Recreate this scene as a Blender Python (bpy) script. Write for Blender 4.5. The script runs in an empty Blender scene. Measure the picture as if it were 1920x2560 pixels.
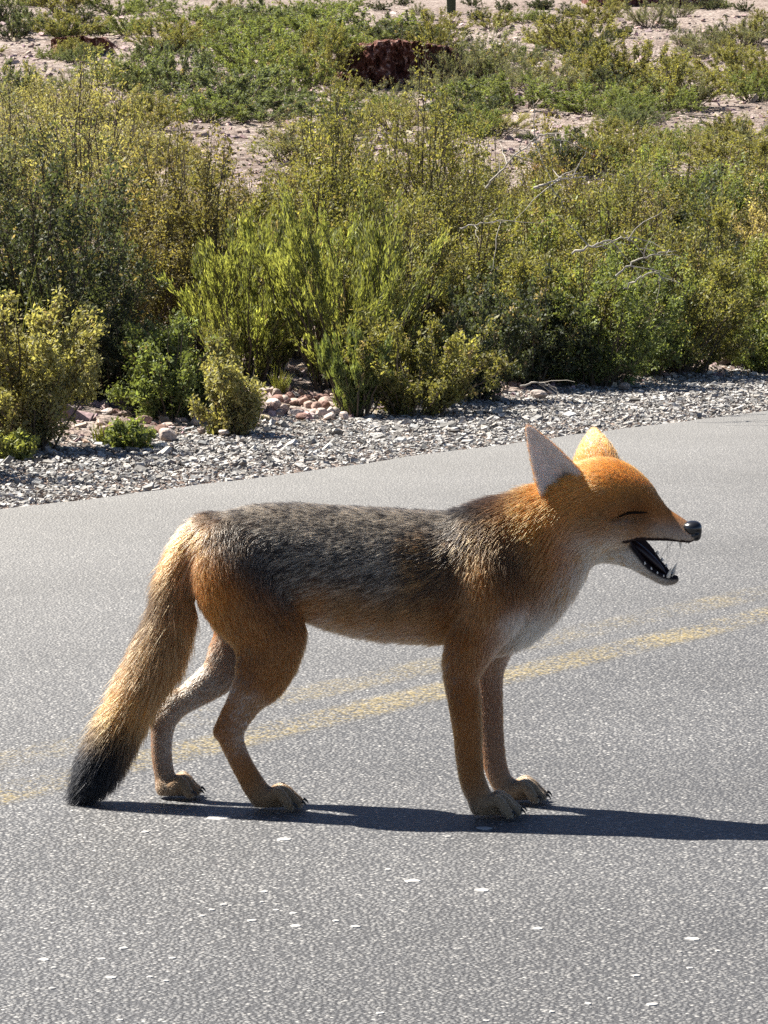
import bpy, math, os
import numpy as np
from mathutils import Vector, Matrix

# ------------------------------------------------------------------ camera, sky, sun, exposure
scene = bpy.context.scene
FPX, CAMH, PITCH = 8870.0, 1.0, math.atan(890.0 / 8870.0)      # focal length in photo pixels, eye height, downward tilt
cam_data = bpy.data.cameras.new('camera')
cam_data.sensor_fit = 'VERTICAL'
cam_data.sensor_height = 36.0
cam_data.lens = 36.0 * FPX / 2560.0
cam_data.clip_start = 0.1
cam_data.clip_end = 3000.0
camera = bpy.data.objects.new('camera', cam_data)
scene.collection.objects.link(camera)
camera.location = (0, 0, CAMH)
camera.rotation_euler = (math.pi / 2 - PITCH, 0, 0)
scene.camera = camera

SUN_EL, SUN_AZ = math.radians(50), math.radians(28)            # height; how far behind the fox the sun stands
to_sun = Vector((-math.cos(SUN_AZ) * math.cos(SUN_EL), math.sin(SUN_AZ) * math.cos(SUN_EL), math.sin(SUN_EL)))
world = bpy.data.worlds.new('World')
scene.world = world
world.use_nodes = True
wn, wl = world.node_tree.nodes, world.node_tree.links
sky = wn.new('ShaderNodeTexSky')
sky.sky_type = 'NISHITA'
sky.sun_disc = False
sky.sun_elevation = SUN_EL
sky.sun_rotation = math.atan2(to_sun.x, to_sun.y) % (2 * math.pi)
sky.altitude = 2500
sky.air_density = 0.6
sky.dust_density = 0.1
wl.new(sky.outputs[0], wn['Background'].inputs[0])
wn['Background'].inputs[1].default_value = 0.05
sun_data = bpy.data.lights.new('sun', 'SUN')
sun_data.energy = 5.0
sun_data.angle = math.radians(0.53)
sun_data.color = (1.0, 0.95, 0.86)
sun = bpy.data.objects.new('sun', sun_data)
scene.collection.objects.link(sun)
sun.rotation_euler = (-to_sun).to_track_quat('-Z', 'Y').to_euler()
sun.location = to_sun * 30

vs = scene.view_settings
vs.view_transform = 'Standard'
vs.look = 'None'
vs.exposure = 1.72
vs.gamma = 1.0
vs.use_curve_mapping = False
cy = scene.cycles
cy.max_bounces = 8
cy.diffuse_bounces = 3
cy.glossy_bounces = 3
cy.transmission_bounces = 6
cy.transparent_max_bounces = 12
cy.use_denoising = False
cy.denoiser = 'OPENIMAGEDENOISE'
cy.use_adaptive_sampling = False
cy.caustics_reflective = False
cy.caustics_refractive = False
cy.sample_clamp_indirect = 6.0

# ------------------------------------------------------------------ helpers
COL = scene.collection
RNG = np.random.default_rng(7)
SP, CP = math.sin(PITCH), math.cos(PITCH)


def ray(px, py):
    cx, cyy = (px - 960.0) / FPX, (1280.0 - py) / FPX
    return np.array([cx, CP + cyy * SP, -SP + cyy * CP])


def at(px, py, Y):
    """the point at distance Y in front of the eye that is seen at a photo pixel"""
    d = ray(px, py)
    return np.array([d[0], d[1], d[2]]) * (Y / d[1]) + np.array([0, 0, CAMH])


def project(p):
    p = np.asarray(p, float)
    q = p - np.array([0, 0, CAMH])
    dep = q[..., 1] * CP - q[..., 2] * SP
    up = q[..., 1] * SP + q[..., 2] * CP
    return 960 + FPX * q[..., 0] / dep, 1280 - FPX * up / dep


def tag(o, label=None, cat=None, group=None, kind=None):
    for k, v in (('label', label), ('category', cat), ('group', group), ('kind', kind)):
        if v:
            o[k] = v
    return o


def empty(name, loc=(0, 0, 0)):
    o = bpy.data.objects.new(name, None)
    o.empty_display_size = 0.1
    o.location = loc
    COL.objects.link(o)
    return o


def obj(name, mesh, parent=None, mat=None, loc=None):
    o = bpy.data.objects.new(name, mesh)
    COL.objects.link(o)
    if mat is not None and len(mesh.materials) == 0:
        mesh.materials.append(mat)
    if parent is not None:
        o.parent = parent
    if loc is not None:
        o.location = loc
    return o


def mesh_np(name, V, F, smooth=True, cols=None, cname='tint'):
    """mesh from a vertex array and an (n,3) or (n,4) face array; cols: one colour for each vertex"""
    V = np.ascontiguousarray(V, np.float32)
    F = np.ascontiguousarray(F, np.int32)
    m = bpy.data.meshes.new(name)
    k = F.shape[1]
    m.vertices.add(len(V))
    m.vertices.foreach_set('co', V.ravel())
    m.loops.add(F.size)
    m.loops.foreach_set('vertex_index', F.ravel())
    m.polygons.add(len(F))
    m.polygons.foreach_set('loop_start', np.arange(0, F.size, k, dtype=np.int32))
    m.polygons.foreach_set('use_smooth', np.full(len(F), smooth, bool))
    if cols is not None:
        a = m.attributes.new(cname, 'FLOAT_COLOR', 'POINT')
        c = np.ones((len(V), 4), np.float32)
        c[:, :3] = cols
        a.data.foreach_set('color', c.ravel())
    m.update(calc_edges=True)
    return m


def nrm(v):
    return v / np.maximum(np.linalg.norm(v, axis=-1, keepdims=True), 1e-9)


def _hash(ix, iy, iz, seed):
    n = (ix.astype(np.int64) * 374761393 + iy.astype(np.int64) * 668265263 + iz.astype(np.int64) * 2147483647 + seed * 1274126177) & 0xFFFFFFFF
    n = ((n ^ (n >> 13)) * 1274126177) & 0xFFFFFFFF
    n = (n ^ (n >> 16)) & 0xFFFFFF
    return n.astype(np.float64) / 0xFFFFFF


def vnoise(p, seed=0):
    """smooth value noise in -1..1 at (n,3) points"""
    p = np.asarray(p, float)
    i = np.floor(p)
    f = p - i
    f = f * f * (3 - 2 * f)
    ix, iy, iz = i[:, 0], i[:, 1], i[:, 2]
    r = 0
    for a in (0, 1):
        for b in (0, 1):
            for c in (0, 1):
                w = (f[:, 0] if a else 1 - f[:, 0]) * (f[:, 1] if b else 1 - f[:, 1]) * (f[:, 2] if c else 1 - f[:, 2])
                r = r + w * _hash(ix + a, iy + b, iz + c, seed)
    return r * 2 - 1


def smoothstep(a, b, x):
    t = np.clip((x - a) / (b - a), 0, 1)
    return t * t * (3 - 2 * t)


def catmull(pts, sub):
    """smooth curve through rows of (x, y, z, r, k)"""
    p = np.asarray(pts, float)
    q = np.vstack([2 * p[0] - p[1], p, 2 * p[-1] - p[-2]])
    out = []
    for i in range(1, len(q) - 2):
        t = np.linspace(0, 1, sub, endpoint=False)[:, None]
        a, b, c, d = q[i - 1], q[i], q[i + 1], q[i + 2]
        out.append(0.5 * (2 * b + (c - a) * t + (2 * a - 5 * b + 4 * c - d) * t ** 2 + (3 * b - 3 * c + d - a) * t ** 3))
    out.append(p[-1:])
    out = np.vstack(out)
    out[:, 3] = np.maximum(out[:, 3], 1e-4)
    return out


# ------------------------------------------------------------------ material helpers
def new_mat(name):
    m = bpy.data.materials.new(name)
    m.use_nodes = True
    nt = m.node_tree
    nt.nodes.clear()
    out = nt.nodes.new('ShaderNodeOutputMaterial')
    return m, nt.nodes, nt.links, out


def ramp(nodes, stops, interp='LINEAR'):
    r = nodes.new('ShaderNodeValToRGB')
    r.color_ramp.interpolation = interp
    els = r.color_ramp.elements
    while len(els) < len(stops):
        els.new(0.5)
    for e, (p, c) in zip(els, stops):
        e.position = p
        e.color = (*c, 1) if len(c) == 3 else c
    return r


def grey(v):
    return (v, v, v)


def mixc(nodes, links, fac, a, b, mode='MIX'):
    n = nodes.new('ShaderNodeMix')
    n.data_type = 'RGBA'
    n.blend_type = mode
    for sock, val in ((n.inputs[0], fac), (n.inputs[6], a), (n.inputs[7], b)):
        if isinstance(val, (int, float)):
            sock.default_value = val
        elif isinstance(val, tuple):
            sock.default_value = (*val, 1)
        else:
            links.new(val, sock)
    return n.outputs[2]


def math_n(nodes, links, op, a, b=None, c=None):
    n = nodes.new('ShaderNodeMath')
    n.operation = op
    for sock, val in zip(n.inputs, (a, b, c)):
        if val is None:
            continue
        if isinstance(val, (int, float)):
            sock.default_value = val
        else:
            links.new(val, sock)
    return n.outputs[0]


def simple_mat(name, col, rough=0.6, spec=0.4, coat=0.0):
    m, nodes, links, out = new_mat(name)
    b = nodes.new('ShaderNodeBsdfPrincipled')
    nz = nodes.new('ShaderNodeTexNoise')
    nz.inputs['Scale'].default_value = 120
    tc = nodes.new('ShaderNodeTexCoord')
    links.new(tc.outputs['Object'], nz.inputs['Vector'])
    c = mixc(nodes, links, nz.outputs[0], tuple(v * 0.75 for v in col), tuple(min(1, v * 1.2) for v in col))
    links.new(c, b.inputs['Base Color'])
    b.inputs['Roughness'].default_value = rough
    b.inputs['Specular IOR Level'].default_value = spec
    b.inputs['Coat Weight'].default_value = coat
    links.new(b.outputs[0], out.inputs[0])
    return m

# ------------------------------------------------------------------ the place: road frame
VPX = 6810.0
_d = ray(VPX, 390.0)
R_DIR = np.array([_d[0], _d[1]]) / math.hypot(_d[0], _d[1])      # along the road
N_DIR = np.array([-R_DIR[1], R_DIR[0]])                          # across it, towards the hill


def ground0(px, py):
    d = ray(px, py)
    k = -CAMH / d[2]
    return np.array([d[0] * k, d[1] * k])


T_EDGE = float(N_DIR @ ground0(960, 1150))
T_YELL = float(N_DIR @ ground0(960, 1764))
T_GRAV = float(N_DIR @ ground0(960, 1030))


def st(x, y):
    return x * R_DIR[0] + y * R_DIR[1], x * N_DIR[0] + y * N_DIR[1]


def xy(s, t):
    return s * R_DIR[0] + t * N_DIR[0], s * R_DIR[1] + t * N_DIR[1]


ZQ = np.array([-900, -60, 7.2, 7.9, 9.0, 10.5, 13.0, 16.5, 22.0, 28.0, 36.0, 50.0, 80.0, 160.0, 400.0, 900.0])
ZZ = np.array([-6, -0.3, -0.06, 0.02, 0.12, 0.30, 0.62, 1.02, 1.65, 2.30, 3.30, 5.30, 11.0, 32.0, 120.0, 260.0])


def terrain_z(x, y):
    x = np.atleast_1d(np.asarray(x, float))
    y = np.atleast_1d(np.asarray(y, float))
    s, t = st(x, y)
    w = smoothstep(9, 18, t)
    q = t * (1 - w) + (0.55 * y) * w
    q = np.where(t < 7.2, t, q)
    z = np.interp(q, ZQ, ZZ)
    p = np.stack([x, y, np.zeros_like(x)], 1)
    a = smoothstep(7.4, 9.5, t)
    z = z + a * (0.05 * vnoise(p * 1.3, 3) + 0.02 * vnoise(p * 4.1, 4))
    far = smoothstep(12, 30, t)
    z = z + far * (0.16 * vnoise(p * 0.33, 5)) + smoothstep(50, 200, t) * 6 * vnoise(p * 0.02, 6)
    return z


def ground_at(px, py, lo=8.0, hi=400.0):
    """where the sight line through a photo pixel meets the terrain"""
    d = ray(px, py)
    ys = np.concatenate([np.arange(lo, 40, 0.05), np.arange(40, hi, 0.25)])
    k = ys / d[1]
    X, Z = d[0] * k, CAMH + d[2] * k
    T = terrain_z(X, ys)
    below = np.nonzero(Z <= T)[0]
    i = below[0] if len(below) else len(ys) - 1
    return np.array([X[i], ys[i], T[i]])


# ------------------------------------------------------------------ ground materials
def asphalt_nodes(nodes, links, tc):
    """returns colour, height and roughness of worn chip-seal asphalt"""
    sep = nodes.new('ShaderNodeSeparateXYZ')
    links.new(tc, sep.inputs[0])
    v = nodes.new('ShaderNodeTexVoronoi')
    v.inputs['Scale'].default_value = 155
    v.inputs['Randomness'].default_value = 1.0
    links.new(tc, v.inputs['Vector'])
    sp = nodes.new('ShaderNodeSeparateColor')
    links.new(v.outputs['Color'], sp.inputs[0])
    stone = ramp(nodes, [(0.0, (0.080, 0.080, 0.083)), (0.45, (0.130, 0.128, 0.128)), (0.80, (0.185, 0.180, 0.174)), (0.94, (0.30, 0.29, 0.275)), (1.0, (0.46, 0.445, 0.42))])
    links.new(sp.outputs[0], stone.inputs[0])
    gap = ramp(nodes, [(0.25, grey(1.0)), (0.75, grey(0.0))])          # 1 on a chip, 0 in the binder between chips
    dist = math_n(nodes, links, 'MULTIPLY', v.outputs['Distance'], 1.15)
    links.new(dist, gap.inputs[0])
    col = mixc(nodes, links, gap.outputs[0], (0.050, 0.050, 0.052), stone.outputs[0])
    # fine sand
    n1 = nodes.new('ShaderNodeTexNoise')
    n1.inputs['Scale'].default_value = 420
    n1.inputs['Detail'].default_value = 3
    links.new(tc, n1.inputs['Vector'])
    r1 = ramp(nodes, [(0.35, grey(0.6)), (0.7, grey(1.45))])
    links.new(n1.outputs[0], r1.inputs[0])
    col = mixc(nodes, links, 1.0, col, r1.outputs[0], 'MULTIPLY')
    # patches of wear and dust
    n2 = nodes.new('ShaderNodeTexNoise')
    n2.inputs['Scale'].default_value = 1.1
    n2.inputs['Detail'].default_value = 5
    n2.inputs['Roughness'].default_value = 0.65
    links.new(tc, n2.inputs['Vector'])
    r2 = ramp(nodes, [(0.3, grey(0.80)), (0.7, grey(1.22))])
    links.new(n2.outputs[0], r2.inputs[0])
    col = mixc(nodes, links, 1.0, col, r2.outputs[0], 'MULTIPLY')
    # dust gathers towards the shoulder; the wheel path is polished darker
    mr = nodes.new('ShaderNodeMapRange')
    mr.inputs[1].default_value = T_YELL - 0.2
    mr.inputs[2].default_value = T_EDGE
    links.new(sep.outputs[1], mr.inputs[0])
    n3 = math_n(nodes, links, 'MULTIPLY', mr.outputs[0], 0.33)
    col = mixc(nodes, links, n3, col, (0.30, 0.285, 0.26))
    b1 = nodes.new('ShaderNodeMapRange')
    b1.interpolation_type = 'SMOOTHSTEP'
    b1.inputs[1].default_value = T_YELL - 0.35
    b1.inputs[2].default_value = T_YELL - 1.0
    links.new(sep.outputs[1], b1.inputs[0])
    dark = math_n(nodes, links, 'MULTIPLY', b1.outputs[0], 0.22)
    col = mixc(nodes, links, dark, col, (0.040, 0.041, 0.045))
    h = math_n(nodes, links, 'ADD', gap.outputs[0], math_n(nodes, links, 'MULTIPLY', n1.outputs[0], 0.5))
    return col, h


def road_coords(nodes, links):
    g = nodes.new('ShaderNodeNewGeometry')
    mp = nodes.new('ShaderNodeMapping')
    mp.vector_type = 'POINT'
    mp.inputs['Rotation'].default_value = (0, 0, -math.atan2(R_DIR[1], R_DIR[0]))
    links.new(g.outputs['Position'], mp.inputs['Vector'])
    return mp.outputs[0]


def asphalt_mat():
    m, nodes, links, out = new_mat('asphalt')
    tc = road_coords(nodes, links)
    col, h = asphalt_nodes(nodes, links, tc)
    b = nodes.new('ShaderNodeBsdfPrincipled')
    links.new(col, b.inputs['Base Color'])
    b.inputs['Roughness'].default_value = 0.62
    b.inputs['Specular IOR Level'].default_value = 0.5
    bump = nodes.new('ShaderNodeBump')
    bump.inputs['Strength'].default_value = 0.7
    bump.inputs['Distance'].default_value = 0.0030
    links.new(h, bump.inputs['Height'])
    links.new(bump.outputs[0], b.inputs['Normal'])
    links.new(b.outputs[0], out.inputs[0])
    return m


def paint_mat(wear_lo, wear_hi):
    m, nodes, links, out = new_mat('worn_yellow_paint')
    tc = road_coords(nodes, links)
    sep = nodes.new('ShaderNodeSeparateXYZ')
    links.new(tc, sep.inputs[0])
    b = nodes.new('ShaderNodeBsdfPrincipled')
    b.inputs['Roughness'].default_value = 0.6
    nz = nodes.new('ShaderNodeTexNoise')
    nz.inputs['Scale'].default_value = 130
    nz.inputs['Detail'].default_value = 4
    links.new(tc, nz.inputs['Vector'])
    nb = nodes.new('ShaderNodeTexNoise')
    nb.inputs['Scale'].default_value = 3.2
    nb.inputs['Detail'].default_value = 3
    links.new(tc, nb.inputs['Vector'])
    c = mixc(nodes, links, nz.outputs[0], (0.40, 0.29, 0.08), (0.60, 0.45, 0.15))
    links.new(c, b.inputs['Base Color'])
    uv = nodes.new('ShaderNodeTexCoord')
    su = nodes.new('ShaderNodeSeparateXYZ')
    links.new(uv.outputs['UV'], su.inputs[0])
    e = math_n(nodes, links, 'ABSOLUTE', math_n(nodes, links, 'SUBTRACT', su.outputs[1], 0.5))
    edge = nodes.new('ShaderNodeMapRange')
    edge.interpolation_type = 'SMOOTHSTEP'
    edge.inputs[1].default_value = 0.5
    edge.inputs[2].default_value = 0.22
    links.new(e, edge.inputs[0])
    s = math_n(nodes, links, 'ADD', math_n(nodes, links, 'MULTIPLY', nz.outputs[0], 0.62), math_n(nodes, links, 'MULTIPLY', nb.outputs[0], 0.38))
    mr = nodes.new('ShaderNodeMapRange')
    mr.inputs[1].default_value = wear_lo
    mr.inputs[2].default_value = wear_hi
    links.new(s, mr.inputs[0])
    fac = math_n(nodes, links, 'MULTIPLY', mr.outputs[0], edge.outputs[0])
    tr = nodes.new('ShaderNodeBsdfTransparent')
    mx = nodes.new('ShaderNodeMixShader')
    links.new(fac, mx.inputs[0])
    links.new(tr.outputs[0], mx.inputs[1])
    links.new(b.outputs[0], mx.inputs[2])
    links.new(mx.outputs[0], out.inputs[0])
    return m


def soil_mat():
    m, nodes, links, out = new_mat('stony_soil')
    g = nodes.new('ShaderNodeNewGeometry')
    tc = g.outputs['Position']
    n1 = nodes.new('ShaderNodeTexNoise')
    n1.inputs['Scale'].default_value = 0.5
    n1.inputs['Detail'].default_value = 6
    links.new(tc, n1.inputs['Vector'])
    base = ramp(nodes, [(0.3, (0.15, 0.105, 0.085)), (0.5, (0.26, 0.205, 0.175)), (0.72, (0.36, 0.30, 0.265))])
    links.new(n1.outputs[0], base.inputs[0])
    v = nodes.new('ShaderNodeTexVoronoi')
    v.inputs['Scale'].default_value = 14
    links.new(tc, v.inputs['Vector'])
    sp = nodes.new('ShaderNodeSeparateColor')
    links.new(v.outputs['Color'], sp.inputs[0])
    sc = ramp(nodes, [(0.0, (0.10, 0.07, 0.055)), (0.5, (0.24, 0.185, 0.16)), (1.0, (0.40, 0.35, 0.315))])
    links.new(sp.outputs[0], sc.inputs[0])
    c = mixc(nodes, links, 0.55, base.outputs[0], sc.outputs[0])
    n2 = nodes.new('ShaderNodeTexNoise')
    n2.inputs['Scale'].default_value = 60
    n2.inputs['Detail'].default_value = 4
    links.new(tc, n2.inputs['Vector'])
    r2 = ramp(nodes, [(0.3, grey(0.55)), (0.7, grey(1.35))])
    links.new(n2.outputs[0], r2.inputs[0])
    c = mixc(nodes, links, 1.0, c, r2.outputs[0], 'MULTIPLY')
    b = nodes.new('ShaderNodeBsdfPrincipled')
    b.inputs['Roughness'].default_value = 0.95
    b.inputs['Specular IOR Level'].default_value = 0.15
    links.new(c, b.inputs['Base Color'])
    bump = nodes.new('ShaderNodeBump')
    bump.inputs['Strength'].default_value = 1.0
    bump.inputs['Distance'].default_value = 0.03
    links.new(math_n(nodes, links, 'SUBTRACT', n2.outputs[0], v.outputs['Distance']), bump.inputs['Height'])
    links.new(bump.outputs[0], b.inputs['Normal'])
    links.new(b.outputs[0], out.inputs[0])
    return m


def stone_mat(name, rough=0.85):
    m, nodes, links, out = new_mat(name)
    a = nodes.new('ShaderNodeAttribute')
    a.attribute_name = 'tint'
    g = nodes.new('ShaderNodeNewGeometry')
    n = nodes.new('ShaderNodeTexNoise')
    n.inputs['Scale'].default_value = 70
    n.inputs['Detail'].default_value = 5
    links.new(g.outputs['Position'], n.inputs['Vector'])
    r = ramp(nodes, [(0.3, grey(0.6)), (0.7, grey(1.3))])
    links.new(n.outputs[0], r.inputs[0])
    c = mixc(nodes, links, 1.0, a.outputs['Color'], r.outputs[0], 'MULTIPLY')
    b = nodes.new('ShaderNodeBsdfPrincipled')
    b.inputs['Roughness'].default_value = rough
    b.inputs['Specular IOR Level'].default_value = 0.3
    links.new(c, b.inputs['Base Color'])
    bump = nodes.new('ShaderNodeBump')
    bump.inputs['Strength'].default_value = 0.6
    bump.inputs['Distance'].default_value = 0.006
    links.new(n.outputs[0], bump.inputs['Height'])
    links.new(bump.outputs[0], b.inputs['Normal'])
    links.new(b.outputs[0], out.inputs[0])
    return m


M_ASPHALT, M_SOIL, M_STONE = asphalt_mat(), soil_mat(), stone_mat('weathered_stone')

# ------------------------------------------------------------------ hillside: one sheet out to the horizon
xs = np.concatenate([-np.geomspace(7, 900, 34)[::-1], np.arange(-6.9, 6.95, 0.14), np.geomspace(7, 900, 34)])
ysg = np.concatenate([-np.geomspace(2, 300, 14)[::-1], np.arange(-1, 8, 0.5), np.arange(8, 32, 0.13), np.arange(32, 75, 0.35), np.geomspace(75.5, 1500, 40)])
GX, GY = np.meshgrid(xs, ysg, indexing='ij')
V = np.stack([GX.ravel(), GY.ravel(), terrain_z(GX.ravel(), GY.ravel())], 1)
nx_, ny_ = GX.shape
ii = np.arange(nx_ * ny_).reshape(nx_, ny_)
Fq = np.stack([ii[:-1, :-1], ii[1:, :-1], ii[1:, 1:], ii[:-1, 1:]], -1).reshape(-1, 4)
tag(obj('hillside', mesh_np('hillside', V, Fq), None, M_SOIL), 'stony reddish hillside dotted with shrubs', 'hillside', kind='structure')


def strip(name, t0, t1, z, s0, s1, n, mat, wob=0.0, seed=0, parent=None):
    s = np.linspace(s0, s1, n)
    pts = np.stack([s, np.zeros(n), np.zeros(n)], 1)
    wa = wob * (vnoise(pts * 1.7, seed) + 0.6 * vnoise(pts * 6.0, seed + 1) + 0.4 * vnoise(pts * 19.0, seed + 2))
    V = np.zeros((n, 2, 3))
    V[:, 0, 0], V[:, 0, 1] = xy(s, np.full(n, t0))
    V[:, 1, 0], V[:, 1, 1] = xy(s, t1 + wa)
    V[:, :, 2] = z
    i = np.arange(n - 1) * 2
    F = np.stack([i, i + 2, i + 3, i + 1], 1)[:, ::-1]
    m = mesh_np(name, V.reshape(-1, 3), F[:, ::-1], smooth=False)
    uvl = m.uv_layers.new(name='UVMap')
    vi = np.zeros(len(m.loops), np.int32)
    m.loops.foreach_get('vertex_index', vi)
    uv = np.stack([np.repeat(s, 2)[vi], np.tile([0.0, 1.0], n)[vi]], 1)
    uvl.data.foreach_set('uv', uv.astype(np.float32).ravel())
    return obj(name, m, parent, mat)


road = strip('road', 2 * T_YELL - T_EDGE + 0.1, T_EDGE, 0.0, -220, 420, 6400, M_ASPHALT, 0.022, 11)
tag(road, 'grey worn asphalt road crossing below the shrubs', 'road', kind='structure')
mk = strip('road_marking', T_YELL - 0.078, T_YELL + 0.078, 0.003, -60, 120, 40, paint_mat(0.47, 0.86))
tag(mk, 'worn yellow centre line passing right behind the fox', 'road marking', kind='structure')
T_Y2 = float(N_DIR @ ground0(960, 1693))
mk2 = strip('road_marking', T_Y2 - 0.078, T_Y2 + 0.078, 0.003, -60, 120, 40, paint_mat(0.50, 1.05))
tag(mk2, 'fainter yellow centre line towards the gravel side', 'road marking', kind='structure')

# ------------------------------------------------------------------ stones
PHI = (1 + 5 ** 0.5) / 2
ICO_V = nrm(np.array([(-1, PHI, 0), (1, PHI, 0), (-1, -PHI, 0), (1, -PHI, 0), (0, -1, PHI), (0, 1, PHI), (0, -1, -PHI), (0, 1, -PHI), (PHI, 0, -1), (PHI, 0, 1), (-PHI, 0, -1), (-PHI, 0, 1)], float))
ICO_F = np.array([(0, 11, 5), (0, 5, 1), (0, 1, 7), (0, 7, 10), (0, 10, 11), (1, 5, 9), (5, 11, 4), (11, 10, 2), (10, 7, 6), (7, 1, 8), (3, 9, 4), (3, 4, 2), (3, 2, 6), (3, 6, 8), (3, 8, 9), (4, 9, 5), (2, 4, 11), (6, 2, 10), (8, 6, 7), (9, 8, 1)])


def rand_rot(n, rng, tilt=0.5):
    a = rng.uniform(0, 2 * np.pi, n)
    ax, ay = rng.normal(0, tilt, n), rng.normal(0, tilt, n)
    cz, sz = np.cos(a), np.sin(a)
    Rz = np.zeros((n, 3, 3))
    Rz[:, 0, 0], Rz[:, 0, 1], Rz[:, 1, 0], Rz[:, 1, 1], Rz[:, 2, 2] = cz, -sz, sz, cz, 1
    Rx = np.zeros((n, 3, 3))
    Rx[:, 0, 0], Rx[:, 1, 1], Rx[:, 1, 2], Rx[:, 2, 1], Rx[:, 2, 2] = 1, np.cos(ax), -np.sin(ax), np.sin(ax), np.cos(ax)
    Ry = np.zeros((n, 3, 3))
    Ry[:, 1, 1], Ry[:, 0, 0], Ry[:, 0, 2], Ry[:, 2, 0], Ry[:, 2, 2] = 1, np.cos(ay), np.sin(ay), -np.sin(ay), np.cos(ay)
    return Rx @ Ry @ Rz


BOX_V = np.array([(x, y, z) for x in (-1, 1) for y in (-1, 1) for z in (-1, 1)], float) * 0.72
BOX_F = np.array([(0, 1, 3, 2), (4, 6, 7, 5), (0, 4, 5, 1), (2, 3, 7, 6), (0, 2, 6, 4), (1, 5, 7, 3)])


def chips(name, pos, size, cols, rng, flat=0.55, tilt=0.35):
    """angular six-sided stone chips"""
    n = len(pos)
    v = BOX_V[None] * (1 + rng.uniform(-0.45, 0.35, (n, 8, 3)))
    sc = np.stack([size * rng.uniform(0.8, 1.4, n), size * rng.uniform(0.6, 1.0, n), size * flat * rng.uniform(0.6, 1.3, n)], 1)
    v = np.einsum('nij,nkj->nki', rand_rot(n, rng, tilt), v * sc[:, None]) + pos[:, None]
    F = (BOX_F[None] + 8 * np.arange(n)[:, None, None]).reshape(-1, 4)
    return mesh_np(name, v.reshape(-1, 3), F, smooth=False, cols=np.repeat(cols, 8, 0))


def stones(name, pos, size, cols, rng, flat=0.55, tilt=0.35):
    n = len(pos)
    v = ICO_V[None] * (1 + rng.uniform(-0.28, 0.28, (n, 12, 1)))
    sc = np.stack([size * rng.uniform(0.8, 1.35, n), size * rng.uniform(0.6, 1.0, n), size * flat * rng.uniform(0.6, 1.3, n)], 1)
    v = np.einsum('nij,nkj->nki', rand_rot(n, rng, tilt), v * sc[:, None])
    v = v + pos[:, None]
    F = (ICO_F[None] + 12 * np.arange(n)[:, None, None]).reshape(-1, 3)
    return mesh_np(name, v.reshape(-1, 3), F, smooth=False, cols=np.repeat(cols, 12, 0))


def scatter_gravel():
    rng = np.random.default_rng(23)
    n = 78000
    s = np.where(rng.random(n) < 0.66, rng.uniform(7.3, 15.2, n), np.where(rng.random(n) < 0.5, rng.uniform(1.0, 7.3, n), rng.uniform(15.2, 23, n)))
    t = T_EDGE + 0.01 + (T_GRAV - T_EDGE + 0.15) * rng.beta(1.25, 1.15, n)
    spill = rng.random(n) < 0.03
    t = np.where(spill, T_EDGE - np.abs(rng.normal(0, 0.05, n)), t)
    size = np.clip(rng.lognormal(math.log(0.0048), 0.50, n), 0.0035, 0.030)
    size = np.where(spill, size * 0.6, size)
    x, y = xy(s, t)
    z = np.maximum(terrain_z(x, y), -0.012) + size * 0.30 + np.where(spill, 0.004, 0)
    g = rng.uniform(0.17, 0.46, n) * np.where(rng.random(n) < 0.12, 0.35, 1)
    hue = rng.normal(0, 0.03, (n, 1)) * np.array([[1.0, 0.1, -0.8]])
    cols = np.clip(g[:, None] * (np.array([[1.0, 0.96, 0.91]]) + hue), 0.02, 0.8)
    o = obj('gravel', chips('gravel', np.stack([x, y, z], 1), size, cols, rng, 0.42, 0.3), None, M_STONE)
    tag(o, 'strip of pale grey gravel along the road edge', 'gravel', kind='stuff')
    # loose stones on the slope
    n = 32000
    u = rng.random(n)
    Yd = 11.0 + 59 * u ** 1.7
    X = Yd * np.where(rng.random(n) < 0.7, rng.uniform(-0.13, 0.13, n), rng.uniform(-0.42, 0.36, n))
    s_, t_ = st(X, Yd)
    ok = t_ > T_GRAV + 0.02
    X, Yd = X[ok], Yd[ok]
    n = len(X)
    size = np.clip(rng.lognormal(math.log(0.012), 0.5, n), 0.005, 0.06) * (0.75 + Yd / 45)
    z = terrain_z(X, Yd) + size * 0.15
    g = rng.uniform(0.15, 0.42, n)
    cols = np.clip(g[:, None] * np.stack([np.full(n, 1.12), rng.uniform(0.74, 0.96, n), rng.uniform(0.62, 0.88, n)], 1), 0.02, 0.8)
    o = obj('slope_stones', chips('slope_stones', np.stack([X, Yd, z], 1), size, cols, rng, 0.5), None, M_STONE)
    tag(o, 'loose pinkish stones strewn over the hillside soil', 'stones', kind='stuff')


scatter_gravel()

# pale stone chips showing in the asphalt
CHIPS = [(1030, 2203, 44), (1205, 2226, 40), (740, 2316, 34), (888, 2317, 28), (660, 2230, 26), (110, 2400, 36), (278, 2444, 30), (310, 2371, 28), (375, 2443, 22), (135, 2420, 18), (255, 2398, 26), (415, 2453, 18), (735, 2284, 24), (690, 2276, 20), (630, 2302, 26), (560, 2262, 22), (505, 2290, 18), (530, 2275, 20), (575, 2265, 14), (430, 2396, 22), (130, 2472, 20), (1730, 2348, 42), (1795, 2378, 16), (1590, 2440, 24), (1725, 2421, 20), (1630, 2512, 34), (1470, 2510, 24), (1345, 2322, 34), (950, 2534, 26), (840, 2303, 20), (545, 2045, 62), (362, 2080, 26), (710, 2099, 40), (1210, 2071, 40), (1525, 2497, 16), (1915, 2222, 18), (1700, 2380, 14), (300, 2551, 22), (225, 2508, 14), (1380, 2530, 18), (1215, 2553, 20), (675, 2480, 14), (1120, 2092, 20), (970, 2174, 22), (655, 2256, 14), (690, 2262, 16)]
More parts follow.
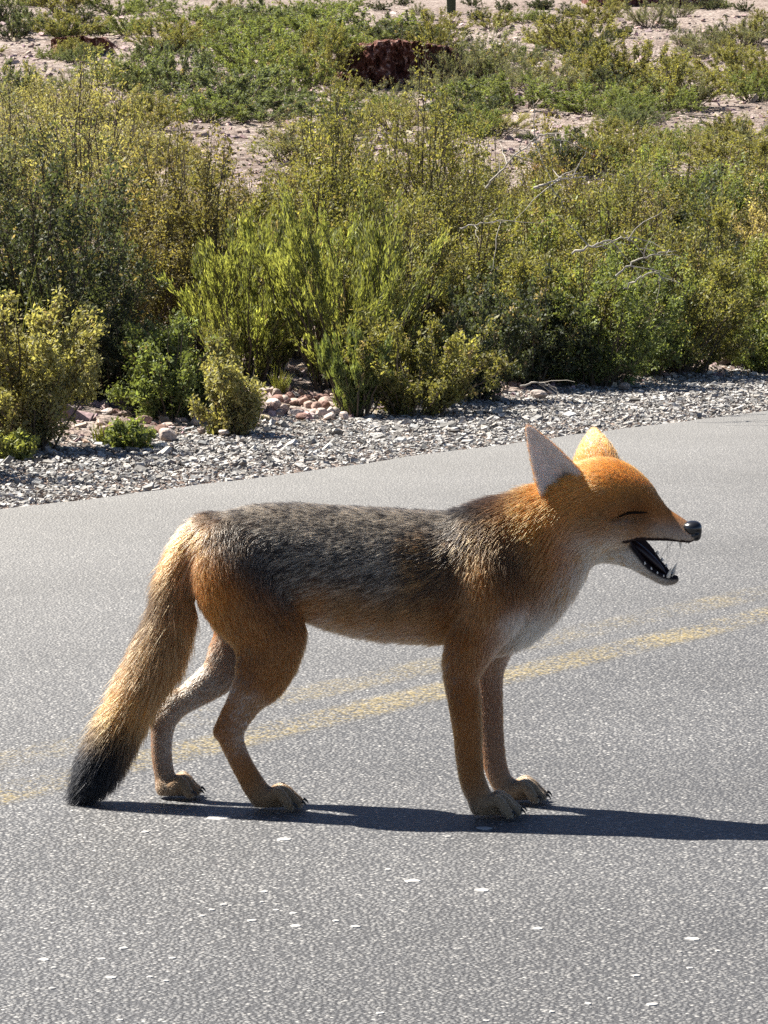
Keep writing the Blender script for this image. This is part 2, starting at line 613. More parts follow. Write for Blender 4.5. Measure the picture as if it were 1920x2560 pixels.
M_CHIP = simple_mat('pale_stone_chip', (.34, .33, .315), .85, .3)
_c = np.random.default_rng(4)
for cx_, cy_, w_ in CHIPS:
    g_ = ground0(cx_, cy_)
    k_ = 9
    an = np.linspace(0, 2 * np.pi, k_, endpoint=False)
    rr_ = 0.5 * w_ * 1.08 * g_[1] / FPX * (1 + _c.uniform(-.3, .2, k_))
    top = np.stack([rr_ * .8 * np.cos(an), rr_ * .8 * np.sin(an) * 1.0, np.full(k_, .0012)], 1)
    bot = np.stack([rr_ * np.cos(an), rr_ * np.sin(an), np.full(k_, -.002)], 1)
    Vc = np.vstack([top, bot, [[0, 0, .0016]]])
    Fc = [(i, (i + 1) % k_, 2 * k_) for i in range(k_)] + [(k_ + i, k_ + (i + 1) % k_, (i + 1) % k_) for i in range(k_)] + [(k_ + i, (i + 1) % k_, i) for i in range(k_)]
    obj('stone_chip', mesh_np('stone_chip', Vc, np.array(Fc), False), road, M_CHIP, (g_[0], g_[1], 0.0))

# ------------------------------------------------------------------ shrubs
def leaf_mat():
    m, nodes, links, out = new_mat('shrub_leaf')
    a = nodes.new('ShaderNodeAttribute')
    a.attribute_name = 'tint'
    d = nodes.new('ShaderNodeBsdfDiffuse')
    t = nodes.new('ShaderNodeBsdfTranslucent')
    g = nodes.new('ShaderNodeBsdfGlossy')
    g.inputs['Roughness'].default_value = 0.6
    g.inputs['Color'].default_value = (0.9, 0.9, 0.85, 1)
    links.new(a.outputs['Color'], d.inputs['Color'])
    tc = mixc(nodes, links, 1.0, a.outputs['Color'], (1.25, 1.20, 0.55), 'MULTIPLY')
    links.new(tc, t.inputs['Color'])
    m1 = nodes.new('ShaderNodeMixShader')
    m1.inputs[0].default_value = 0.5
    links.new(d.outputs[0], m1.inputs[1])
    links.new(t.outputs[0], m1.inputs[2])
    m2 = nodes.new('ShaderNodeMixShader')
    m2.inputs[0].default_value = 0.025
    links.new(m1.outputs[0], m2.inputs[1])
    links.new(g.outputs[0], m2.inputs[2])
    links.new(m2.outputs[0], out.inputs[0])
    return m


def bark_mat(name, col):
    m, nodes, links, out = new_mat(name)
    g = nodes.new('ShaderNodeNewGeometry')
    n = nodes.new('ShaderNodeTexNoise')
    n.inputs['Scale'].default_value = 55
    n.inputs['Detail'].default_value = 4
    links.new(g.outputs['Position'], n.inputs['Vector'])
    c = mixc(nodes, links, n.outputs[0], tuple(v * 0.5 for v in col), tuple(v * 1.4 for v in col))
    b = nodes.new('ShaderNodeBsdfPrincipled')
    b.inputs['Roughness'].default_value = 0.9
    b.inputs['Specular IOR Level'].default_value = 0.2
    links.new(c, b.inputs['Base Color'])
    links.new(b.outputs[0], out.inputs[0])
    return m


M_LEAF = leaf_mat()
M_BARK = bark_mat('shrub_bark', (.11, .085, .065))
M_DEAD = bark_mat('bleached_dead_wood', (.34, .31, .27))
M_STRAW = bark_mat('dry_straw', (.50, .42, .25))

PAL = {  # leaf albedo: main, second, share of the second, dead share
    'olive': ((.150, .155, .045), (.200, .185, .055), .45, .04),
    'green': ((.120, .160, .050), (.165, .190, .058), .45, .02),
    'bright': ((.175, .205, .055), (.240, .250, .070), .5, .01),
    'dark': ((.045, .060, .034), (.070, .082, .040), .4, .04),  # dark green lowered further: shade of the thicket hollow is painted into it
    'yellow': ((.225, .220, .085), (.285, .260, .105), .5, .06),
    'grey': ((.120, .135, .078), (.155, .160, .092), .5, .06),
    'bluish': ((.095, .125, .065), (.130, .155, .078), .5, .02),
    'brown': ((.140, .130, .045), (.180, .150, .055), .5, .08),
    'rust': ((.290, .150, .060), (.340, .215, .090), .5, .1),
    'straw': ((.360, .295, .145), (.300, .260, .110), .5, .2),
}


def tubes(polys, rads, sides=3):
    """many thin stems as one vertex/face array; polys (n,k,3), rads (n,k)"""
    n, k, _ = polys.shape
    T = nrm(np.gradient(polys, axis=1))
    ref = np.array([0.37, 0.29, 0.12])
    U = nrm(np.cross(T, ref))
    W = np.cross(T, U)
    a = np.linspace(0, 2 * np.pi, sides, endpoint=False)
    V = polys[:, :, None] + (U[:, :, None] * np.cos(a)[:, None] + W[:, :, None] * np.sin(a)[:, None]) * rads[:, :, None, None]
    base = (np.arange(n) * k * sides)[:, None, None] + (np.arange(k - 1) * sides)[None, :, None]
    j = np.arange(sides)[None, None]
    F = np.stack([base + j, base + (j + 1) % sides, base + sides + (j + 1) % sides, base + sides + j], -1).reshape(-1, 4)
    return V.reshape(-1, 3), F


def shrub_meshes(seed, H, R, pal, style='dome', nstem=46, ntwig=13, nleaf=24, leaf=(0.019, 0.0075), lean=(0, 0), stem_r=0.006):
    rng = np.random.default_rng(seed)
    # main stems
    ph = rng.uniform(0, 2 * np.pi, nstem)
    cmax = {'dome': -0.02, 'vase': 0.12, 'broom': 0.45, 'spread': -0.05, 'twiggy': 0.08}[style]
    ct = 1 - rng.random(nstem) * (1 - cmax)
    stt = np.sqrt(np.maximum(0, 1 - ct ** 2))
    lump = 0.78 + 0.30 * rng.random(nstem) + 0.16 * np.sin(ph * 2 + seed) + 0.10 * np.sin(ph * 5 + seed * 2.1)
    rad = {'dome': 1.0, 'vase': 1.05, 'broom': 1.2, 'spread': 1.0, 'twiggy': 1.0}[style]
    ex = np.stack([np.cos(ph) * stt * R * rad * lump + lean[0] * ct, np.sin(ph) * stt * R * rad * lump + lean[1] * ct, H * (0.12 + 0.88 * ct ** 0.8) * np.clip(lump, 0.55, 1.08)], 1)
    b0 = np.stack([np.cos(ph) * R * 0.38 * rng.random(nstem), np.sin(ph) * R * 0.38 * rng.random(nstem), np.full(nstem, -0.03)], 1)
    k = 7
    s = np.linspace(0, 1, k)[None, :, None]
    up = np.zeros_like(ex)
    up[:, 2] = 1
    mid = b0 + (ex - b0) * 0.45 + up * (0.10 * H * (1 - ct))[:, None] + rng.normal(0, 0.03 * H, (nstem, 3))
    P = b0[:, None] * (1 - s) ** 2 + 2 * mid[:, None] * s * (1 - s) + ex[:, None] * s ** 2
    P[:, 1:-1] += rng.normal(0, 0.014 * H, (nstem, k - 2, 3))
    L = np.linalg.norm(ex - b0, axis=1)
    rs = stem_r * (0.6 + 0.8 * rng.random(nstem))[:, None] * np.linspace(1, 0.22, k)[None]
    sv, sf = tubes(P, rs, 4)
    # twigs
    nt = nstem * ntwig
    si = np.repeat(np.arange(nstem), ntwig)
    lo_t = {'dome': 0.08, 'vase': 0.10, 'broom': 0.06, 'spread': 0.15, 'twiggy': 0.2}[style]
    nodes_ = lo_t + (1 - lo_t) * rng.random((nstem, 5)) ** 0.75                # twigs sit in clumps along the stem
    nid = rng.integers(0, 5, nt)
    tt = np.clip(nodes_[si, nid] + rng.normal(0, 0.025, nt), 0, 1)
    node_tone = rng.normal(0, 0.20, (nstem, 5))[si, nid]
    node_dir = nrm(rng.normal(0, 1, (nstem, 5, 3)))[si, nid]
    fi = tt * (k - 1)
    i0 = np.minimum(fi.astype(int), k - 2)
    fr = (fi - i0)[:, None]
    base = P[si, i0] * (1 - fr) + P[si, i0 + 1] * fr
    sd = nrm(P[si, i0 + 1] - P[si, i0])
    rv = nrm(rng.normal(0, 1, (nt, 3)))
    spread = {'dome': 0.95, 'vase': 0.65, 'broom': 0.30, 'spread': 1.0, 'twiggy': 0.9}[style]
    td = nrm(sd + (0.62 * rv + 0.62 * node_dir) * spread + np.array([0, 0, 0.35 if style != 'spread' else 0.1]))
    tl = {'dome': 0.22, 'vase': 0.22, 'broom': 0.26, 'spread': 0.25, 'twiggy': 0.24}[style] * (0.55 * H + 0.45 * R) * rng.uniform(0.5, 1.25, nt)
    kk = 4
    s2 = np.linspace(0, 1, kk)[None, :, None]
    TP = base[:, None] + td[:, None] * (tl[:, None, None] * s2) + rng.normal(0, 0.02, (nt, kk, 3)) * tl[:, None, None] * s2
    if style in ('dome', 'spread'):
        TP[:, :, 2] -= (0.10 * tl)[:, None] * (s2[..., 0] ** 2)
    tv, tf = tubes(TP, (stem_r * 0.26 * np.linspace(1, 0.35, kk))[None].repeat(nt, 0), 3)
    stems_v = np.vstack([sv, tv])
    stems_f = np.vstack([sf, tf + len(sv)])
    # leaves
    nl = nt * nleaf
    ti = np.repeat(np.arange(nt), nleaf)
    u = 0.15 + 0.92 * rng.random(nl) ** 0.8
    fi = np.clip(u, 0, 1) * (kk - 1)
    i0 = np.minimum(fi.astype(int), kk - 2)
    fr = (fi - i0)[:, None]
    c = TP[ti, i0] * (1 - fr) + TP[ti, i0 + 1] * fr
    c = c + rng.normal(0, 1, (nl, 3)) * (0.016 if style != 'broom' else 0.011) * (0.5 + 0.5 * H)
    dvec = nrm(td[ti] * (1.3 if style == 'broom' else 0.55) + rng.normal(0, 0.6, (nl, 3)) * (0.5 if style == 'broom' else 1.0))
    wv = nrm(np.cross(dvec, rng.normal(0, 1, (nl, 3))))
    ls = rng.lognormal(0, 0.25, nl)[:, None]
    a_, b_ = dvec * leaf[0] * 0.5 * ls, wv * leaf[1] * 0.5 * ls
    LV = np.stack([c - a_, c + b_ - a_ * 0.15, c + a_, c - b_ - a_ * 0.15], 1).reshape(-1, 3)
    LV[:, 2] = np.maximum(LV[:, 2], -0.02)
    LF = np.arange(nl * 4).reshape(nl, 4)
    m1, m2, sh, dead = PAL[pal]
    tw_tone = (0.10 * rng.normal(0, 1, nt) + node_tone)[ti] + rng.normal(0, 0.14, nstem)[si[ti]]
    mix = np.clip(sh + rng.normal(0, 0.3, nl) + 0.6 * (rng.random(nstem) - 0.5)[si[ti]], 0, 1)[:, None]
    col = np.array(m1) * (1 - mix) + np.array(m2) * mix
    col = col * np.exp(0.8 * tw_tone + rng.normal(0, 0.12, nl))[:, None]
    dd = (rng.random(nl) < dead * 0.5) | ((rng.random(nt) < dead * 0.6)[ti])
    col[dd] = np.array([.30, .23, .13]) * rng.uniform(0.5, 1.2, (dd.sum(), 1))
    lum = col.mean(1, keepdims=True)
    col = (col * 0.86 + lum * 0.14) * 1.15
    return mesh_np('shrub_stems', stems_v, stems_f), mesh_np('shrub_leaves', LV, LF, False, np.repeat(np.clip(col, .01, .7), 4, 0))


def plant(name, meshes, loc, label, group, cat='shrub', rz=0.0, scale=1.0, mats=None):
    o = empty(name, loc)
    o.rotation_euler = (0, 0, rz)
    o.scale = (scale, scale, scale) if not isinstance(scale, tuple) else scale
    obj('stems', meshes[0], o, M_BARK)['kind'] = 'stuff'
    obj('foliage', meshes[1], o, M_LEAF)['kind'] = 'stuff'
    tag(o, label, cat, group)
    return o


# near shrubs, one by one: base px, base py, top py, width px, palette, style, stems, twigs, leaves, label
NEAR = [
    (150, 985, 330, 470, 'dark', 'dome', 70, 15, 24, 'tall dark green shrub with deep shade inside, behind the yellowish roadside bush'),
    (65, 1118, 735, 360, 'yellow', 'vase', 60, 14, 24, 'pale yellow-green bushy shrub standing against the gravel below the dark shrub'),
    (30, 1160, 1075, 110, 'bright', 'dome', 26, 10, 18, 'tiny bright green plant on the gravel edge under the yellowish bush'),
    (410, 1045, 800, 290, 'green', 'dome', 50, 13, 24, 'rounded mid-green bush growing over shaded rocks'),
    (585, 1098, 880, 170, 'yellow', 'vase', 34, 12, 22, 'small upright yellow-green bush beside the heap of stones'),
    (330, 1128, 1045, 130, 'green', 'dome', 26, 10, 18, 'low green plant at the gravel edge in front of shaded rocks'),
    (620, 955, 560, 400, 'bright', 'broom', 60, 14, 24, 'fresh green feathery broom-like shrub behind the heap of stones'),
    (870, 985, 540, 420, 'bright', 'broom', 66, 14, 24, 'tallest bright green feathery shrub, upright stems close together'),
    (1030, 1045, 790, 380, 'olive', 'vase', 56, 13, 22, 'bushy shrub with brown dry base and pale olive tips at the gravel'),
    (890, 1042, 850, 180, 'green', 'broom', 34, 12, 22, 'narrow green bush between the feathery shrub and the brown-based shrub'),
    (480, 900, 330, 380, 'brown', 'vase', 54, 13, 22, 'brownish olive shrub with dark stems behind the rounded mid-green bush'),
    (820, 860, 235, 360, 'olive', 'vase', 60, 14, 24, 'tall olive shrub with dark upright stems behind the feathery green shrubs'),
    (1060, 820, 200, 400, 'olive', 'vase', 64, 14, 24, 'tallest yellow-olive shrub, its tips reaching the red earth bank'),
    (1270, 900, 500, 380, 'olive', 'dome', 56, 14, 24, 'dense olive shrub behind the bare pale branches'),
    (1290, 960, 680, 300, 'dark', 'dome', 46, 13, 22, 'dark leafy shrub with an open shaded hollow below'),
    (1490, 965, 660, 360, 'green', 'dome', 56, 14, 24, 'broad green shrub overhanging the gravel behind the fox head'),
    (1700, 930, 600, 360, 'olive', 'dome', 56, 14, 24, 'olive-green spreading shrub where the gravel narrows'),
    (1500, 850, 400, 420, 'olive', 'vase', 58, 14, 22, 'tall olive thicket shrub behind the broad green shrub'),
    (1750, 780, 470, 300, 'dark', 'dome', 50, 13, 24, 'dark green rounded bush in the thicket near the golden dry bush'),
    (1660, 700, 360, 360, 'green', 'vase', 56, 13, 22, 'upper green shrub in the thicket below the bare reddish slope'),
    (1905, 800, 440, 200, 'straw', 'vase', 40, 12, 22, 'golden dry bush with straw-coloured tips'),
    (1850, 905, 640, 320, 'bright', 'dome', 50, 14, 24, 'bright green shrub beside the golden dry bush'),
    (1915, 935, 740, 200, 'green', 'dome', 36, 12, 22, 'green leafy shrub at the far end of the gravel strip'),
    (1360, 760, 330, 380, 'brown', 'twiggy', 52, 13, 18, 'twiggy brown-olive shrub around the leaning bare branches'),
    (200, 720, 170, 480, 'yellow', 'twiggy', 60, 12, 14, 'thin pale yellow twiggy shrub with bare forked stems on the slope'),
    (20, 700, 250, 330, 'grey', 'twiggy', 46, 12, 16, 'grey-green twiggy shrub beside the pale yellow twiggy shrub'),
    (700, 700, 420, 300, 'brown', 'vase', 44, 12, 20, 'short brown-tipped shrub below the bare pink gravel patch'),
    (1365, 452, 395, 90, 'rust', 'dome', 22, 9, 16, 'small rusty-orange dry plant on the bare patch below the arching branch tip'),
    (1440, 425, 372, 110, 'rust', 'dome', 22, 9, 16, 'rusty low plant between the thicket and the bare reddish slope'),
    (1560, 400, 350, 110, 'straw', 'dome', 22, 9, 16, 'straw-yellow low plant on the bare ground above the thicket'),
    (1150, 640, 420, 300, 'grey', 'vase', 40, 12, 18, 'greyish shrub between the olive shrub and the leaning bare branches'),
]
NEAR_MESH = []
for i, (bx, by, ty, wpx, pal, style, ns, ntw, nlf, label) in enumerate(NEAR):
    g = ground_at(bx, by)
    dist = g[1]
    H = (by - ty) * dist / FPX
    R = 0.5 * wpx * dist / FPX
    lf = (0.0165, 0.0070) if style != 'broom' else (0.024, 0.0050)
    if pal in ('dark',):
        lf = (0.018, 0.0085)
    ms = shrub_meshes(100 + i, H, R, pal, style, ns, ntw, int(nlf * 1.3), lf, stem_r=0.0045 + 0.0018 * H)
    plant('shrub', ms, g, label, 'shrubs growing along the road and slope', rz=0.0)
    NEAR_MESH.append((ms, H, R, pal))

# second row that closes the thicket: copies of the shrubs above, sharing their meshes
FILL = [  # base px, base py, height px, width px, which near shrub, label
    (330, 900, 420, 330, 10, 'brownish shrub filling the gap behind the rounded mid-green bush'),
    (260, 1000, 300, 280, 0, 'lower dark shrub reaching over the shaded rocks'),
    (20, 940, 480, 330, 0, 'dark shrub standing behind the tall pale seed stalks'),
    (560, 840, 400, 330, 13, 'olive shrub rising between the brownish shrub and the feathery broom'),
    (700, 890, 360, 300, 6, 'second feathery green shrub, tucked between the two broom-like ones'),
    (960, 930, 420, 320, 13, 'olive shrub filling in behind the brown-based shrub'),
    (1120, 920, 420, 340, 11, 'olive shrub close behind the dark leafy hollow'),
    (1190, 1000, 260, 260, 14, 'low dark shrub at the gravel between the brown-based shrub and the shaded hollow'),
    (1390, 950, 330, 320, 13, 'olive shrub joining the dark hollow and the broad green shrub'),
    (1600, 935, 330, 330, 15, 'green shrub joining the broad green shrub and the spreading one'),
    (1400, 830, 330, 380, 15, 'olive shrub behind the bleached white branch'),
    (1620, 820, 330, 360, 10, 'olive shrub behind the thin arching bare branch'),
    (1800, 870, 330, 330, 16, 'olive shrub in front of the dark rounded bush'),
    (1560, 700, 260, 380, 17, 'olive shrub on the slope above the curving bare branch'),
    (1820, 640, 230, 360, 15, 'olive shrub above the dark rounded bush'),
    (1900, 700, 240, 300, 23, 'olive shrub right behind the golden dry bush'),
    (1240, 700, 330, 340, 12, 'yellow-olive shrub behind the short white branch'),
    (960, 740, 420, 340, 12, 'yellow-olive shrub standing beside the tallest one'),
    (640, 760, 330, 320, 10, 'brown-olive shrub at the foot of the pink gravel patch'),
    (420, 740, 330, 300, 10, 'brown-olive shrub beside the pale yellow twiggy shrub'),
    (330, 640, 300, 340, 24, 'pale twiggy shrub behind the dark shrub'),
    (100, 560, 330, 380, 24, 'pale twiggy shrub uphill of the grey-green twiggy one'),
    (30, 480, 260, 300, 24, 'thin pale shrub high on the slope by the small red cut'),
    (1450, 640, 170, 340, 23, 'twiggy brown shrub below the rusty dry grass'),
    (1330, 600, 180, 300, 23, 'twiggy brown shrub under the leaning bare branch'),
    (820, 650, 330, 300, 11, 'olive shrub at the far side of the pink gravel patch'),
    (1740, 560, 200, 360, 13, 'olive shrub on the slope under the twiggy vase-shaped shrub'),
    (1900, 560, 200, 300, 16, 'olive shrub on the slope above the golden dry bush'),
    (500, 1010, 200, 200, 8, 'small brown-based shrub behind the upright yellow-green bush'),
]
for i, (bx, by, hpx, wpx, k, label) in enumerate(FILL):
    g = ground_at(bx, by)
    ms, H0, R0, _p = NEAR_MESH[k]
    H, R = hpx * g[1] / FPX, 0.5 * wpx * g[1] / FPX
    plant('shrub', ms, g, label, 'shrubs growing along the road and slope', rz=1.3 + 2.1 * i, scale=(R / R0, R / R0, H / H0))

# the same thicket goes on along the verge on either side
_v = np.random.default_rng(31)
for i in range(84):
    left = i % 2 == 0
    bx = float(_v.uniform(-2600, -140) if left else _v.uniform(2060, 3700))
    edge = 1165 - 0.138 * bx - 25
    by = float(edge - (edge - 420) * _v.random() ** 1.5)
    g = ground_at(bx, by)
    k = int(_v.choice([0, 1, 3, 6, 8, 10, 11, 13, 14, 15, 16, 17, 19]))
    ms, H0, R0, pl = NEAR_MESH[k]
    f = float(_v.uniform(0.75, 1.15))
    plant('shrub', ms, g, pl + ' shrub further along the verge, beyond the ' + ('pale yellow-green roadside bush' if left else 'golden dry bush'), 'shrubs further along the verge', rz=float(_v.uniform(0, 6.28)), scale=(f, f, f))

# shrubs further up the slope: a few kinds, many copies
KINDS = {}


def far_kind(key, pal, style, H, R, ns, ntw, nlf, leaf, sr=0.010):
    KINDS[key] = [shrub_meshes(500 + 10 * len(KINDS) + v, H, R, pal, style, ns, ntw, nlf, leaf, stem_r=sr) for v in range(2)]


far_kind('olive', 'olive', 'vase', 1.0, 0.8, 44, 13, 22, (0.042, 0.014))
far_kind('green', 'green', 'dome', 0.8, 1.0, 44, 13, 22, (0.042, 0.015))
far_kind('bluish', 'bluish', 'dome', 0.75, 1.0, 44, 13, 22, (0.044, 0.015))
far_kind('dark', 'dark', 'dome', 0.8, 0.8, 40, 13, 22, (0.042, 0.016))
far_kind('grey', 'grey', 'twiggy', 0.9, 0.9, 44, 13, 15, (0.038, 0.012))
far_kind('yellow', 'yellow', 'twiggy', 0.9, 0.9, 42, 13, 16, (0.038, 0.012))
FAR = [  # base px, base py, height px, width px, kind
    (560, 285, 120, 420, 'bluish'), (420, 230, 110, 330, 'bluish'), (700, 245, 120, 330, 'green'), (800, 215, 130, 260, 'olive'), (300, 215, 70, 300, 'green'), (640, 190, 110, 360, 'green'), (870, 262, 60, 160, 'olive'),
    (500, 305, 60, 300, 'green'), (640, 305, 50, 330, 'bluish'), (870, 300, 60, 200, 'green'), (260, 320, 90, 330, 'yellow'), (120, 300, 110, 300, 'yellow'), (380, 330, 80, 200, 'olive'), (60, 250, 90, 240, 'bluish'),
    (880, 128, 85, 420, 'green'), (190, 152, 34, 150, 'olive'), (125, 150, 30, 90, 'green'), (1090, 245, 70, 170, 'grey'), (1000, 135, 70, 280, 'dark'), (760, 110, 90, 380, 'green'), (1080, 110, 60, 220, 'olive'), (560, 110, 70, 330, 'green'), (420, 130, 60, 220, 'olive'), (640, 70, 60, 330, 'bluish'), (480, 60, 45, 230, 'green'),
    (1210, 205, 120, 330, 'grey'), (1170, 185, 80, 200, 'dark'), (1290, 225, 60, 140, 'grey'), (1440, 140, 90, 260, 'olive'), (1490, 150, 60, 160, 'dark'), (1380, 130, 60, 200, 'olive'), (1500, 60, 55, 170, 'olive'), (1620, 70, 60, 170, 'grey'), (1690, 45, 45, 150, 'grey'),
    (1590, 235, 115, 300, 'olive'), (1450, 232, 90, 300, 'olive'), (1350, 240, 80, 220, 'grey'), (1540, 240, 60, 200, 'dark'), (1700, 270, 110, 330, 'olive'), (1720, 272, 85, 160, 'grey'), (1830, 230, 90, 260, 'olive'), (1900, 230, 90, 200, 'olive'), (1640, 285, 70, 260, 'green'), (1480, 285, 60, 330, 'green'), (1300, 270, 60, 330, 'green'), (1160, 265, 50, 260, 'green'), (1600, 310, 40, 200, 'bluish'), (1560, 330, 60, 160, 'bluish'),
    (1850, 120, 60, 200, 'grey'), (1790, 110, 40, 120, 'dark'), (1880, 110, 50, 160, 'olive'), (1780, 25, 30, 80, 'dark'), (1860, 30, 25, 60, 'dark'), (1680, 75, 30, 60, 'dark'), (1560, 95, 30, 90, 'dark'), (1740, 150, 40, 140, 'grey'), (1830, 160, 45, 160, 'olive'),
    (100, 80, 50, 180, 'bluish'), (30, 100, 60, 160, 'dark'), (200, 60, 40, 120, 'dark'), (330, 90, 50, 200, 'green'), (170, 100, 40, 200, 'olive'), (240, 90, 30, 120, 'dark'), (20, 60, 60, 120, 'dark'), (300, 40, 30, 200, 'green'), (160, 30, 40, 260, 'olive'), (40, 20, 40, 160, 'green'), (380, 30, 40, 180, 'bluish'),
    (945, 30, 22, 70, 'dark'), (1010, 14, 22, 60, 'dark'), (1045, 38, 26, 60, 'grey'), (1200, 50, 30, 80, 'dark'), (1260, 32, 28, 70, 'dark'), (1180, 15, 22, 60, 'dark'), (1350, 25, 22, 80, 'dark'), (1420, 45, 30, 90, 'dark'), (1300, 60, 30, 90, 'green'), (1370, 60, 26, 90, 'dark'), (1230, 75, 30, 130, 'olive'), (870, 30, 30, 120, 'green'), (780, 45, 40, 200, 'green'),
    (1120, 330, 60, 200, 'olive'), (1240, 340, 50, 220, 'yellow'), (1500, 370, 45, 200, 'olive'), (1700, 360, 40, 200, 'green'), (1850, 360, 45, 200, 'olive'), (1800, 330, 30, 120, 'dark'), (1640, 400, 50, 200, 'olive'), (1780, 420, 60, 240, 'olive'), (1900, 430, 60, 200, 'olive'), (1560, 430, 60, 240, 'olive'), (430, 420, 60, 240, 'yellow'), (330, 400, 70, 240, 'yellow'), (500, 470, 60, 180, 'olive'),
]
_q = np.random.default_rng(9)
BARE = [(1700, 60, 230, 45), (1650, 315, 280, 26), (1090, 20, 260, 36), (560, 340, 170, 70), (1010, 170, 140, 60), (1120, 15, 190, 28), (1760, 70, 130, 40), (1830, 300, 110, 30), (290, 40, 80, 22), (1400, 345, 90, 22), (180, 118, 80, 26), (1650, 110, 60, 26)]
tries = 0
while len(FAR) < 165 and tries < 4000:
    tries += 1
    x, y = _q.uniform(-60, 1980), 18 + 420 * _q.random() ** 1.25
    if any(((x - a) / c) ** 2 + ((y - 15 - b) / d) ** 2 < 1 for a, b, c, d in BARE):
        continue
    gk = _q.choice(['olive', 'green', 'bluish', 'dark', 'grey', 'yellow'], p=[.30, .24, .14, .12, .12, .08] if x > 900 else [.18, .34, .24, .08, .08, .08])
    hh = (22 + 0.17 * y) * _q.uniform(0.6, 1.25)
    FAR.append((x, y, hh, hh * _q.uniform(1.9, 3.4), str(gk)))
LOOK = {'olive': 'olive-yellow upright shrub', 'green': 'spreading green shrub', 'bluish': 'spreading blue-green shrub', 'dark': 'dark green rounded shrub', 'grey': 'grey-green twiggy shrub', 'yellow': 'pale yellow thin shrub'}
MARKS = [(1000, 225, 'the dark red earth bank'), (190, 140, 'the small red earth cut'), (1128, 34, 'the column cactus'), (1640, 22, 'the shaded cut above the scree'), (580, 350, 'the bare pink gravel patch'), (1780, 90, 'the grey scree'), (1850, 300, 'the bare reddish slope'), (1300, 350, 'the arching bare branch tip'), (200, 400, 'the pale yellow twiggy shrub'), (1620, 430, 'the olive thicket'), (330, 40, 'the bare ground by the small red cut'), (640, 60, 'the green upper thicket')]
for j, (bx, by, hpx, wpx, kd) in enumerate(FAR):
    g = ground_at(bx, by)
    ms = KINDS[kd][j % 2]
    V_ = 1.12 * hpx * g[1] / FPX
    R_ = 0.46 * wpx * g[1] / FPX
    h0, r0 = {'olive': (1.0, .85), 'green': (.8, 1.0), 'bluish': (.75, 1.0), 'dark': (.8, .8), 'grey': (.9, .9), 'yellow': (.9, .9)}[kd]
    dm_ = [math.hypot((bx - a) * 0.6, by - b) for a, b, _n in MARKS]
    i_ = int(np.argmin(dm_))
    rel = 'beside' if abs(by - MARKS[i_][1]) < 26 else ('uphill of' if by < MARKS[i_][1] else 'downhill of')
    reach = 'close ' if dm_[i_] < 60 else ('some way ' if dm_[i_] < 130 else 'well ')
    if rel == 'beside':
        reach = {'close ': 'right ', 'some way ': '', 'well ': 'loosely '}[reach]
    sz = 'small ' if wpx < 90 else 'modest ' if wpx < 140 else 'middling ' if wpx < 190 else 'wide ' if wpx < 260 else 'large ' if wpx < 340 else 'very large '
    asp = hpx / wpx
    sz += 'flat ' if asp < .32 else 'low ' if asp < .42 else '' if asp < .5 else 'rather tall '
    label = sz + LOOK[kd] + ' ' + reach + rel + ' ' + MARKS[i_][2]
    if len(label.split()) > 16:
        label = label.replace('rather ', '').replace('some way ', '').replace('well ', '')
    plant('shrub', ms, g, label, kd + ' shrubs on the slope', rz=float(RNG.uniform(0, 6.28)), scale=(R_ / r0, R_ / r0, max(V_ / h0, 0.68 * R_ / r0)))


# ------------------------------------------------------------------ bare pale branches in the thicket
def dead_branch(name, rows, Y, r0, label, forks, seed):
    rng = np.random.default_rng(seed)
    root = empty(name, at(rows[0][0], rows[0][1], Y))
    o0 = np.array(root.location)
    main = np.array([at(x, y, Y + dy) for x, y, dy in rows]) - o0
    c = catmull(np.hstack([main, np.zeros((len(main), 2))]), 6)[:, :3]
    c[1:] += rng.normal(0, 0.004, c[1:].shape)
    r0 = r0 * 0.62
    V, F = tube_mesh0(c, np.linspace(r0, r0 * 0.3, len(c)), 6)
    obj('limb', mesh_np('limb', V, F), root, M_DEAD)
    for f in range(forks):
        i = rng.integers(len(c) // 4, len(c) - 1)
        d = nrm(c[min(i + 1, len(c) - 1)] - c[max(i - 1, 0)] + rng.normal(0, 0.02, 3) + 0.03 * nrm(rng.normal(0, 1, 3)))
        d = nrm(d + 0.65 * nrm(rng.normal(0, 1, 3)))
        L = rng.uniform(0.08, 0.26)
        q = np.array([c[i] + d * L * s + np.array([0, 0, -0.05 * s * s * L / .2]) + rng.normal(0, 0.004, 3) * (s > 0) for s in np.linspace(0, 1, 6)])
        V, F = tube_mesh0(q, np.linspace(r0 * 0.5, r0 * 0.15, 6), 5)
        obj('twig', mesh_np('twig', V, F), root, M_DEAD)
    tag(root, label, 'branch', 'bare bleached branches in the thicket')


def tube_mesh0(pts, rad, sides):
    V, F = tubes(np.asarray(pts)[None], np.asarray(rad)[None], sides)
    return V, F


dead_branch('dead_branch', [(1215, 470, .1), (1260, 420, 0), (1320, 360, -.1), (1345, 338, -.15)], 14.2, .008, 'bare pale branch leaning up out of the olive shrub', 7, 1)
dead_branch('dead_branch', [(1340, 345, 0), (1375, 335, 0), (1400, 355, 0), (1405, 385, 0)], 14.2, .006, 'bare pale branch tip bending over in an arch', 3, 2)
dead_branch('dead_branch', [(1335, 470, 0), (1375, 455, 0), (1420, 448, .1), (1470, 442, .1)], 14.0, .009, 'bleached white branch lying flat on the olive shrub', 6, 3)
dead_branch('dead_branch', [(1430, 635, 0), (1490, 610, 0), (1550, 595, .1), (1590, 605, .1)], 13.6, .008, 'bare grey branch stretched sideways out of the dense olive shrub', 6, 4)
dead_branch('dead_branch', [(1540, 690, 0), (1590, 650, 0), (1640, 635, 0), (1680, 625, .1)], 13.6, .007, 'bare grey branch curving above the broad green shrub', 6, 5)
